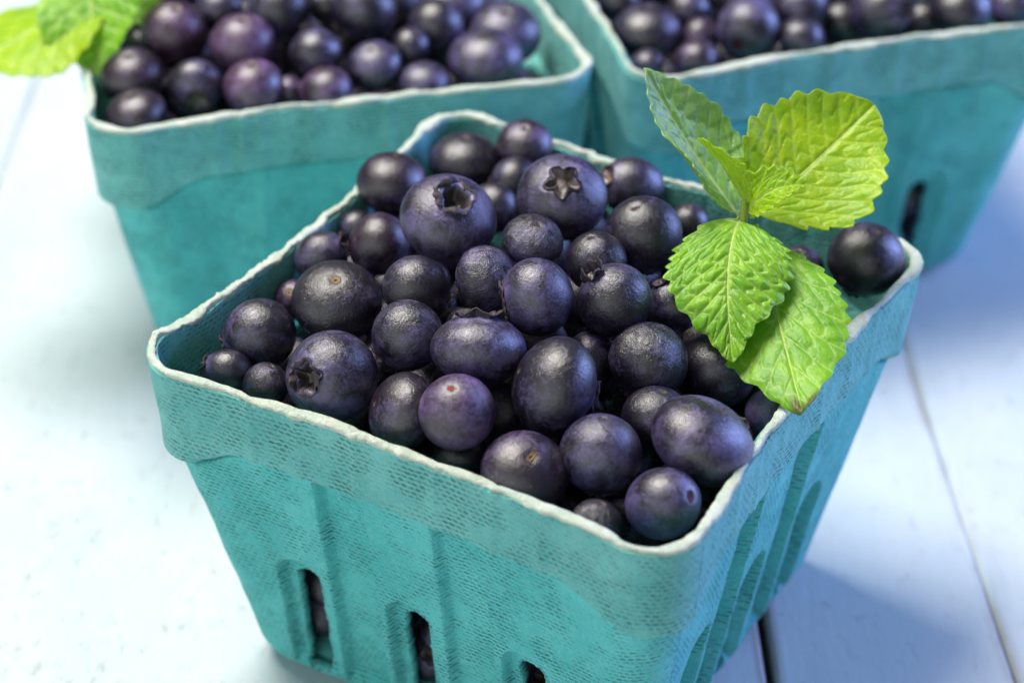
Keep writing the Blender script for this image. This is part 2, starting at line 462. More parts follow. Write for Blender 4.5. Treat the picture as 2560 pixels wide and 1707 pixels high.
basket(POSES[2], .6, 37, 'blurred teal pulp basket behind on the right cut by the photo edge')

# ------------------------------------------------------------------ blueberries
def berry_mesh(e, p, seed, wr, nth, nph, rc, depth, scar, lip=.02):
    """body with a crater at +z (calyx end) and a dimple at -z (stem end); returns verts, faces, crater mask, pole mask"""
    th = np.concatenate([[0], np.linspace(.08, .62, nth // 3), np.linspace(.62, math.pi, nth - nth // 3 + 1)[1:]])
    ph = np.linspace(0, 2 * np.pi, nph, endpoint=False)
    TH, PH = np.meshgrid(th, ph, indexing='ij')
    D = np.c_[(np.sin(TH) * np.cos(PH)).ravel(), (np.sin(TH) * np.sin(PH)).ravel(), np.cos(TH).ravel()]
    q = D[:, 2]
    P = D * np.array([e, e, p]); P[:, 2] = p * q
    rho = np.sin(TH.ravel()) ; up = D[:, 2] > 0
    # shape irregularities
    dn = .020 * vnoise(D * .75 + seed * 3.1, seed) + .0016 * vnoise(D * 3.1 + seed, seed + 1)
    dn = dn + np.clip(wr - .2, 0, 1) * (.011 * fbm(D * 3.4 + seed, seed + 2, 3) - .045 * np.maximum(0, vnoise(D * 1.9 + seed * .7, seed + 3)) ** 1.5)
    rid = 1 - np.abs(vnoise(D * np.array([6, 6, 3.5]) + seed, seed + 5)) * 2
    dn = dn - np.clip(wr - .2, 0, 1) * .016 * np.clip(rid, 0, 1) ** 2
    P = P * (1 + dn[:, None])
    ragged = vnoise(np.c_[np.cos(PH.ravel()) * 1.6, np.sin(PH.ravel()) * 1.6, PH.ravel() * 0 + seed], seed + 7)
    fray = vnoise(np.c_[np.cos(PH.ravel()) * 6, np.sin(PH.ravel()) * 6, PH.ravel() * 0 + seed], seed + 8)
    lob = 1 + (.20 * np.cos(5 * (PH.ravel() + seed)) * (1 + .7 * ragged) + .12 * ragged + .06 * fray) * np.clip(rho / rc, 0, 1) * (rho < rc * 1.6)
    rr = rho / (rc * lob)
    cr = np.where(up, 1 - sstep(.72, 1.0, rr), 0)
    P[:, 2] -= np.where(up, depth * e * (1 - sstep(.35, 1.05, rr)), 0)
    P[:, 2] += np.where(up, lip * e * np.exp(-((rr - 1.15) / .25) ** 2), 0)
    if scar > 0:
        rs = rho / scar; P[:, 2] += np.where(~up, .065 * e * np.exp(-rs ** 2) , 0)
    pole = np.where(up, np.exp(-((np.maximum(rr - 1.0, 0)) / .8) ** 2), 0) * (1 - cr)
    m, n = TH.shape; idx = np.arange(m * n).reshape(m, n); nx = np.roll(idx, -1, 1)
    F = np.stack([idx[:-1], idx[1:], nx[1:], nx[:-1]], -1)
    F = F.reshape(-1, 4)
    stem_ = np.where(~up, np.exp(-(rho / (max(scar, .02) * 2.0)) ** 2), 0)
    return P, F, cr, pole, stem_
def calyx_mesh(e, p, seed, rc, flare, hgt, nph=90):
    rng = np.random.default_rng(seed)
    ph = np.linspace(0, 2 * np.pi, nph, endpoint=False)
    m = ((ph + seed) * 5 / (2 * np.pi)) % 1.0; kk = np.floor(((ph + seed) * 5 / (2 * np.pi)) % 5).astype(int)
    lobe = (1 - np.abs(2 * m - 1)) ** .75
    hs = rng.uniform(.65, 1.2, 5)[kk]; fl = (flare + rng.uniform(-.35, .35, 5))[kk] if True else flare
    ts = np.array([0, .18, .4, .65, .85, 1.0])
    z0 = p * math.cos(math.asin(min(rc, .9))) - .02 * e
    V = []; tip = []
    for t in ts:
        ln = t * (.22 + .78 * lobe) * hgt * hs * e
        bend = fl * t * 1.25
        r = rc * e * (1.0 + .18 * np.cos(5 * (ph + seed))) + ln * np.sin(bend) ; z = z0 + ln * np.cos(bend)
        r = r + .02 * e * t * np.sin(ph * 13 + seed) ; z = z + .015 * e * t * np.sin(ph * 9 + seed * 2)
        V.append(np.c_[r * np.cos(ph), r * np.sin(ph), z]); tip.append(np.clip(t * lobe, 0, 1))
    V = np.array(V).reshape(-1, 3); k = len(ts); idx = np.arange(k * nph).reshape(k, nph); nx = np.roll(idx, -1, 1)
    F = np.stack([idx[:-1], nx[:-1], nx[1:], idx[1:]], -1).reshape(-1, 4)
    return V, F, np.array(tip).ravel()
def scar_mesh(e, p, rs, sx=1.0):
    ph = np.linspace(0, 2 * np.pi, 24, endpoint=False); V = []
    zz = -p * math.cos(math.asin(min(rs, .9)))
    for f, dz in ((1.3, .012), (1.0, -.004), (.8, .002), (.5, .012), (.0, .020)):
        V.append(np.c_[f * rs * e * sx * np.cos(ph), f * rs * e * np.sin(ph) / sx ** .5, np.full(24, zz + .02 * e + dz * e)])
    V = np.array(V).reshape(-1, 3); idx = np.arange(5 * 24).reshape(5, 24); nx = np.roll(idx, -1, 1)
    F = np.stack([idx[:-1], idx[1:], nx[1:], nx[:-1]], -1).reshape(-1, 4)
    return V, F, np.repeat([1.3, 1.0, .8, .5, 0.0], 24)
LOOK = {   # id: (crater radius, crater depth, flare, crown height, floor tint)   for berries whose calyx shows
 'a1': (.34, .12, .9, .20, .1), 'a2': (.40, .12, .35, .34, .5), 'a4': (.32, .34, .55, .20, 0), 'a7': (.36, .15, .8, .2, .1), 'a8': (.40, .10, .75, .24, 0),
 'a19': (.42, .2, 1.0, .20, .1), 'a20': (.28, .15, .2, .46, .15), 'a22': (.34, .2, .8, .2, .3), 'a27': (.37, .14, -.50, .24, .22), 'a28': (.33, .34, .75, .20, 0),
 'a34': (.34, .2, .4, .2, .8), 'a38': (.38, .2, .7, .3, .1), 'a39': (.38, .25, .9, .3, 0), 'b5': (.3, .1, .2, .36, .3), 'b7': (.42, .25, .4, .22, .25), 'c9': (.36, .3, .5, .2, 0)}
SCARS = {'a5': ('tan', .105, 1), 'a6': ('tan', .16, 1), 'a10': ('red', .075, 1.1), 'a11': ('yellow', .10, 2.1), 'a15': ('dark', .13, 1.3), 'a17': ('faint', .06, 1), 'a18': ('faint', .05, 1),
         'a26': ('faint', .08, 1), 'a40': ('faint', .10, 1), 'b4': ('tan', .2, 1), 'c2': ('dark', .15, 1)}
TINT = {'a10': .55, 'a36': .5, 'a9': .25, 'a11': .3, 'a6': .8, 'a32': .4, 'a30': .35, 'a13': .12, 'b1': .9, 'b2': .9, 'b8': .95, 'b10': .6, 'b17': .5, 'b6': .4, 'b9': .35, 'c6': .4, 'c4': .4}
def axis_matrix(n, spin):
    z = Vector(n).normalized(); x = z.orthogonal().normalized(); y = z.cross(x)
    r = Matrix((x, y, z)).transposed()
    return (r @ Matrix.Rotation(spin, 3, 'Z'))
def blueberry(row, group, hi, seed):
    bid, x, y, z, e, p, nx, ny, nz, kind, wr, bl, label = row
    rc, dep, fl, hg, floor = LOOK.get(bid, (.34, .14, .6, .18, .1))
    sc, rs, sx = SCARS.get(bid, ('faint', .07, 1))
    P, F, cr, pole, stm = berry_mesh(e, p, seed, wr, 46 if hi else 24, 64 if hi else 34, rc, dep, rs * 1.1)
    o = mesh_obj('blueberry', P, F, M_BERRY)
    vattr(o, 'crater', cr); vattr(o, 'pole', pole); vattr(o, 'stem', stm)
    o.matrix_world = Matrix.Translation((x, y, z)) @ axis_matrix((nx, ny, nz), seed * 1.7).to_4x4()
    tag(o, label, 'blueberry', group)
    props = dict(bloom=float(bl), wrinkle=float(wr), tint=float(TINT.get(bid, .06)), seed=float(seed * 7.31 % 50), floor=float(floor))
    V, F, tip = calyx_mesh(e, p, seed, rc, fl, hg, 90 if hi else 50)
    c = mesh_obj('calyx', V, F, M_CALYX, o); vattr(c, 'tip', tip)
    md = c.modifiers.new('sepal thickness', 'SOLIDIFY'); md.thickness = .022; md.offset = 0
    V, F, rad = scar_mesh(e, p, rs, sx)
    s = mesh_obj('stem_scar', V, F, SCAR[sc], o); vattr(s, 'rad', rad)
    for k, v in props.items(): o[k] = v; c[k] = v
    return o
BERRIES = [[
  ('a1', -5.225, -0.679, 7.011, 0.661, 0.674, -0.88, -0.267, -0.393, 'c', 0.2, 0.45, 'medium blueberry beside the left inner wall of the front basket, calyx turned left'),
  ('a2', -5.7, -1.566, 6.829, 0.392, 0.439, -0.974, 0.157, 0.166, 'c', 0.1, 0.35, 'small blueberry in the left corner of the front basket, calyx against the rim'),
  ('a3', -4.976, -2.153, 6.946, 0.411, 0.411, -0.266, -0.074, -0.961, 'n', 0.6, 0.35, 'small wrinkled blueberry by the front rim beside the left corner berry'),
  ('a4', -3.74, -2.56, 7.451, 0.81, 0.81, -0.521, -0.723, 0.454, 'c', 0.3, 0.6, 'large blueberry near the left front rim showing its dark star calyx sideways'),
  ('a5', -3.83, -0.208, 7.459, 0.833, 0.617, -0.006, 0.295, -0.956, 's', 0.3, 0.35, 'broad glossy blueberry with a tan ring scar on top, left side of heap'),
  ('a6', -4.772, 1.123, 6.591, 0.38, 0.38, 0.179, 0.565, -0.805, 's', 0.1, 0.5, 'small pinkish blueberry peeking out behind the broad ring scarred one'),
  ('a7', -2.471, -1.811, 7.823, 0.635, 0.634, -0.711, -0.249, -0.657, 'c', 0.35, 0.55, 'round glossy blueberry with a pale calyx edge at its lower left'),
  ('a8', -1.195, -2.509, 8.024, 0.838, 0.62, 0.014, 0.531, 0.847, 'c', 0.25, 0.6, 'broad flattened blueberry whose ragged calyx points straight up, centre of heap'),
  ('a9', -2.49, -3.344, 7.273, 0.705, 0.554, 0.873, 0.19, -0.449, 'n', 0.1, 0.4, 'upright smooth blueberry between the star calyx berry and the purple one'),
  ('a10', -1.53, -3.938, 7.73, 0.655, 0.641, 0.157, 0.233, -0.96, 's', 0.2, 0.75, 'purple blueberry with a small red stem scar near its top'),
  ('a11', -0.376, -4.836, 7.17, 0.748, 0.553, -0.184, 0.382, -0.906, 's', 0.1, 0.4, 'dark blueberry at the front rim with a yellow slit scar on top'),
  ('a12', 0.895, -4.513, 7.333, 0.704, 0.678, -0.024, -0.149, -0.989, 'n', 0.25, 0.6, 'round blueberry with dusty blue bloom between front rim scar berry and largest berry'),
  ('a13', 2.601, -4.253, 7.454, 0.91, 0.677, -0.413, -0.122, -0.902, 'n', 0.05, 0.55, 'largest smooth violet blueberry against the right rim below the mint'),
  ('a14', 1.888, -3.221, 7.109, 0.607, 0.572, -0.139, -0.049, -0.989, 'n', 0.4, 0.4, 'dark blueberry half hidden behind the largest violet one'),
  ('a15', 1.903, -5.497, 7.077, 0.599, 0.671, -0.635, 0.467, -0.615, 's', 0.1, 0.65, 'blueberry in the nearest corner with a dark red pit on its right'),
  ('a16', 0.802, -5.792, 6.873, 0.432, 0.4, -0.173, -0.121, -0.978, 'n', 0.9, 0.3, 'small shrivelled blueberry tucked under the front rim beside the corner berry'),
  ('a17', 0.106, -3.282, 7.845, 0.875, 0.693, 0.893, 0.025, -0.45, 's', 0.2, 0.45, 'tall speckled blueberry standing in the middle of the front heap'),
  ('a18', 1.782, -2.169, 7.618, 0.713, 0.67, -0.352, -0.136, -0.926, 's', 0.8, 0.4, 'dented wrinkled blueberry with a thin orange scar line below the front mint leaf'),
  ('a19', -0.199, -1.578, 8.513, 0.694, 0.645, -0.978, -0.146, -0.148, 'c', 0.15, 0.55, 'upright oval blueberry with its calyx turned left, centre of heap'),
  ('a20', 1.181, -1.25, 8.252, 0.671, 0.647, -0.604, 0.079, 0.793, 'c', 0.4, 0.45, 'blueberry with a tall ragged brown crown at upper left beside the mint'),
  ('a21', -1.098, -0.672, 8.291, 0.616, 0.493, -0.724, 0.349, -0.595, 'n', 0.9, 0.5, 'wrinkled pear shaped blueberry left of the upright oval one'),
  ('a22', -2.37, -0.513, 7.948, 0.598, 0.617, 0.865, -0.152, -0.479, 'c', 0.3, 0.45, 'blueberry below the big star berry with calyx hidden on its lower right'),
  ('a23', -1.449, -1.207, 7.626, 0.369, 0.321, -0.248, -0.084, -0.965, 'n', 0.1, 0.4, 'sliver of a blueberry peeking over the up pointing calyx berry'),
  ('a24', -0.272, 0.222, 8.538, 0.575, 0.43, -0.189, 0.194, -0.963, 'n', 0.9, 0.55, 'pitted shrivelled blueberry just below the pale star calyx berry'),
  ('a25', 0.88, -0.034, 8.273, 0.566, 0.566, 0.191, 0.032, -0.981, 'n', 0.3, 0.45, 'small blueberry between the ragged crown berry and the dark round one'),
  ('a26', 1.785, 0.857, 8.297, 0.724, 0.724, 0.272, 0.158, -0.949, 's', 0.25, 0.35, 'dark round blueberry with a faint stem mark on top left of mint'),
  ('a27', 0.265, 1.711, 8.572, 0.86, 0.636, 0.01, -0.512, 0.859, 'c', 0.2, 0.5, 'big blueberry with a pale five pointed open star calyx near heap top'),
  ('a28', -1.835, 0.906, 8.575, 0.909, 0.673, 0.243, -0.323, 0.915, 'c', 0.25, 0.65, 'big blueberry on heap top with a dark star shaped calyx hole'),
  ('a29', -1.04, 3.542, 7.206, 0.52, 0.461, 0.723, 0.545, -0.425, 'n', 0.1, 0.45, 'blueberry hidden behind the dark star calyx one'),
  ('a30', -3.03, 3.76, 7.609, 0.707, 0.596, -0.098, -0.132, -0.986, 'n', 0.1, 0.35, 'blurry blueberry overlapping the back left rim of the front basket'),
  ('a31', -1.634, 5.547, 7.083, 0.736, 0.548, 0.003, 0.023, -1.0, 'n', 0.1, 0.4, 'blurry blueberry in the back corner of the front basket in front of another'),
  ('a32', -0.422, 5.55, 7.478, 0.586, 0.49, 0.014, 0.233, -0.972, 'n', 0.1, 0.6, 'farthest violet blueberry of the front basket touching its back corner rim'),
  ('a33', -0.589, 4.577, 7.147, 0.562, 0.503, -0.898, 0.32, -0.301, 'n', 0.1, 0.4, 'blueberry squeezed behind the pale star calyx berry on its left'),
  ('a34', 1.733, 4.166, 7.358, 0.597, 0.668, -0.838, -0.24, 0.491, 'c', 0.1, 0.45, 'blurry blueberry near the back right rim with a reddish calyx on its left'),
  ('a35', 2.804, 3.164, 7.137, 0.407, 0.407, 0.045, 0.057, -0.997, 'n', 0.1, 0.3, 'small dark blueberry half behind the left mint leaf base'),
  ('a36', -3.17, 1.607, 7.552, 0.603, 0.565, 0.773, 0.398, -0.494, 'n', 0.1, 0.5, 'purple blueberry leaning on the left of the dark star calyx berry'),
  ('a37', -3.684, 3.029, 6.987, 0.391, 0.363, -0.773, 0.47, -0.426, 'n', 0.1, 0.4, 'small blueberry half hidden at the left rim behind the leaning purple one'),
  ('a38', -4.271, 1.611, 7.243, 0.479, 0.536, 0.871, 0.098, 0.482, 'c', 0.2, 0.5, 'blueberry at the left rim with its ragged calyx turned right'),
  ('a39', 2.292, -0.667, 7.762, 0.479, 0.504, -0.305, 0.371, 0.877, 'c', 0.2, 0.4, 'blueberry with a dark crown mostly covered by the front mint leaf'),
  ('a40', 6.073, 1.644, 7.351, 0.739, 0.682, -0.152, 0.122, -0.981, 's', 0.1, 0.4, 'lone blueberry in the right corner of the front basket'),
  ('a41', 4.879, 2.013, 6.874, 0.477, 0.429, 0.089, 0.049, -0.995, 'n', 0.1, 0.5, 'blueberry showing a thin strip between the upper and lower mint leaves'),
  ('a42', 3.904, -2.449, 6.731, 0.396, 0.396, 0.074, -0.198, -0.977, 'n', 0.1, 0.9, 'small dark blueberry with a blue glint under the lowest mint leaf tip'),
  ('a43', 3.064, -1.673, 7.074, 0.7, 0.7, -0.023, 0.058, -0.998, 'n', 0.1, 0.3, 'blueberry in deep shade under the front mint leaf'),
  ('a44', 0.789, -1.779, 7.325, 0.524, 0.451, -0.824, 0.343, -0.451, 'n', 0.1, 0.35, 'dark blueberry behind the right side of the tall speckled one'),
  ('a45', -3.025, -1.453, 6.92, 0.402, 0.351, -0.93, 0.239, -0.279, 'n', 0.1, 0.3, 'sliver of a blueberry between the sideways star berry and the glossy one'),
  ('a46', -1.487, -3.787, 6.722, 0.479, 0.354, 0.117, 0.111, -0.987, 'n', 0.1, 0.2, 'dark blueberry below the purple red scarred one at the front rim')],
[
  ('b1', -8.094, 9.833, 7.691, 0.734, 0.734, -0.135, 0.25, -0.959, 'n', 0, 0.5, 'reddish purple blueberry beside the blurred mint in the rear left basket'),
  ('b2', -6.516, 9.173, 7.795, 0.716, 0.649, -0.067, 0.144, -0.987, 'n', 0, 0.7, 'bicoloured lilac and maroon blueberry in the rear left basket'),
  ('b3', -5.821, 10.22, 8.115, 0.682, 0.653, 0.082, 0.256, -0.963, 'n', 0, 0.5, 'blueberry cut by the photo top edge above the bicoloured one'),
  ('b4', -3.973, 10.315, 8.098, 0.72, 0.717, -0.62, 0.128, -0.774, 's', 0, 0.5, 'blueberry with a tan scar cut by the photo top edge'),
  ('b5', -4.934, 8.982, 7.698, 0.583, 0.536, -0.226, 0.434, 0.872, 'c', 0, 0.5, 'greyish pear shaped blueberry with its crown up in the rear left basket'),
  ('b6', -8.84, 8.498, 7.31, 0.702, 0.6, 0.049, 0.157, -0.986, 'n', 0, 0.4, 'dark blueberry by the left rim of the rear left basket'),
  ('b7', -7.416, 8.046, 7.384, 0.596, 0.515, 0.128, -0.965, -0.229, 'c', 0, 0.45, 'blueberry facing its brown calyx down toward the rim, rear left basket'),
  ('b8', -6.164, 7.776, 7.531, 0.642, 0.567, 0.021, 0.113, -0.993, 'n', 0, 0.65, 'maroon blueberry with lilac top at the front rim of the rear left basket'),
  ('b9', -8.591, 7.157, 7.16, 0.66, 0.488, 0.176, 0.044, -0.983, 'n', 0, 0.4, 'blueberry in the front left corner of the rear left basket'),
  ('b10', -4.662, 8.054, 7.301, 0.574, 0.505, 0.248, -0.039, -0.968, 'n', 0, 0.65, 'pinkish lilac blueberry just above the front rim, rear left basket'),
  ('b11', -3.668, 8.786, 7.563, 0.596, 0.46, 0.169, 0.246, -0.954, 'n', 0, 0.5, 'oval grey blueberry at the middle of the rear left basket front'),
  ('b12', -2.406, 10.514, 7.635, 0.618, 0.598, -0.173, -0.033, -0.984, 'n', 0, 0.55, 'round blueberry with a blue right side in the rear left basket'),
  ('b13', -1.306, 9.407, 7.411, 0.842, 0.623, 0.098, 0.012, -0.995, 'n', 0, 0.55, 'broad blueberry nearest the right corner of the rear left basket'),
  ('b14', -0.887, 11.042, 7.193, 0.824, 0.664, -0.005, 0.225, -0.974, 'n', 0, 0.6, 'blueberry behind the broad corner one in the rear left basket'),
  ('b15', -2.597, 8.592, 7.267, 0.567, 0.42, 0.025, -0.034, -0.999, 'n', 0, 0.5, 'low blueberry peeking over the front rim beside the broad corner one'),
  ('b16', -2.086, 11.648, 7.635, 0.756, 0.559, -0.02, 0.273, -0.962, 'n', 0, 0.5, 'blueberry cut by the top edge above the round blue sided one'),
  ('b17', -5.479, 8.248, 7.143, 0.36, 0.36, 0.122, 0.109, -0.987, 'n', 0, 0.6, 'small lilac blueberry wedged between the maroon and pinkish ones'),
  ('b18', -7.215, 10.779, 7.814, 0.547, 0.509, 0.165, -0.008, -0.986, 'n', 0, 0.5, 'shaded blueberry behind the bicoloured one'),
  ('b19', -8.96, 10.436, 7.102, 0.355, 0.355, -0.11, 0.012, -0.994, 'n', 0, 0.5, 'small blueberry below the blurred mint leaves'),
  ('b20', -4.822, 11.036, 7.892, 0.511, 0.409, -0.232, 0.18, -0.956, 'n', 0, 0.3, 'dark blueberry between the two berries cut by the top edge'),
  ('b21', -2.945, 9.708, 7.5, 0.437, 0.437, -0.23, 0.143, -0.963, 'n', 0, 0.4, 'dim blueberry in the gap left of the round blue sided one')],
[
  ('c1', 2.322, 11.306, 7.192, 0.774, 0.572, 0.039, 0.049, -0.998, 'n', 0, 0.5, 'broad blueberry in the left corner of the rear right basket'),
  ('c2', 4.556, 10.968, 7.421, 0.725, 0.712, 0.432, 0.898, 0.089, 's', 0, 0.6, 'large round blueberry with a dark pit low on its front, rear right basket'),
  ('c3', 3.285, 12.296, 7.202, 0.511, 0.502, -0.19, -0.048, -0.981, 'n', 0, 0.5, 'small blueberry at the top edge between the broad and the pitted berry'),
  ('c4', 3.519, 11.226, 7.102, 0.45, 0.424, -0.789, 0.534, -0.305, 'n', 0, 0.6, 'small lilac blueberry tucked left of the pitted one'),
  ('c5', 5.716, 10.79, 7.333, 0.516, 0.45, -0.058, 0.007, -0.998, 'n', 0, 0.5, 'blueberry low at the rim right of the pitted one'),
  ('c6', 3.347, 10.1, 7.106, 0.49, 0.439, 0.313, -0.107, -0.944, 'n', 0, 0.65, 'pale lilac blueberry lying on the front rim of the rear right basket'),
  ('c7', 2.273, 10.08, 6.999, 0.387, 0.323, 0.206, 0.004, -0.979, 'n', 0, 0.5, 'tiny blueberry top at the left end of the rear right rim'),
  ('c8', 5.773, 11.843, 7.529, 0.65, 0.617, 0.195, 0.288, -0.937, 'n', 0, 0.6, 'blueberry with a blue right flank at the top edge, rear right basket'),
  ('c9', 7.558, 11.696, 7.571, 0.65, 0.728, 0.692, -0.601, 0.399, 'c', 0, 0.55, 'blueberry showing a dark calyx on its right side at the top edge'),
  ('c10', 9.479, 12.297, 7.364, 0.711, 0.565, 0.093, 0.035, -0.995, 'n', 0, 0.5, 'second blueberry from the right end of the rear right basket'),
  ('c11', 10.841, 12.998, 7.079, 0.555, 0.528, 0.159, 0.122, -0.98, 'n', 0, 0.6, 'rightmost blueberry at the top right corner of the photo'),
  ('c12', 1.732, 12.825, 7.116, 0.516, 0.495, 0.05, -0.092, -0.994, 'n', 0, 0.4, 'blueberry at the top edge above the broad left corner one'),
  ('c13', 6.834, 12.336, 6.916, 0.55, 0.55, -0.108, 0.017, -0.994, 'n', 0, 0.25, 'dark blueberry in the shaded gap of the rear right basket'),
  ('c14', 8.812, 12.881, 6.725, 0.51, 0.51, 0.198, 0.049, -0.979, 'n', 0, 0.25, 'dim blueberry behind the gap right of the dark calyx berry')]]
GR = ['blueberries on top of the front basket', 'blueberries in the rear left basket', 'blueberries in the rear right basket']
seed = 1
for g in range(3):
    for row in BERRIES[g]:
        blueberry(row, GR[g], g == 0, seed); seed += 1
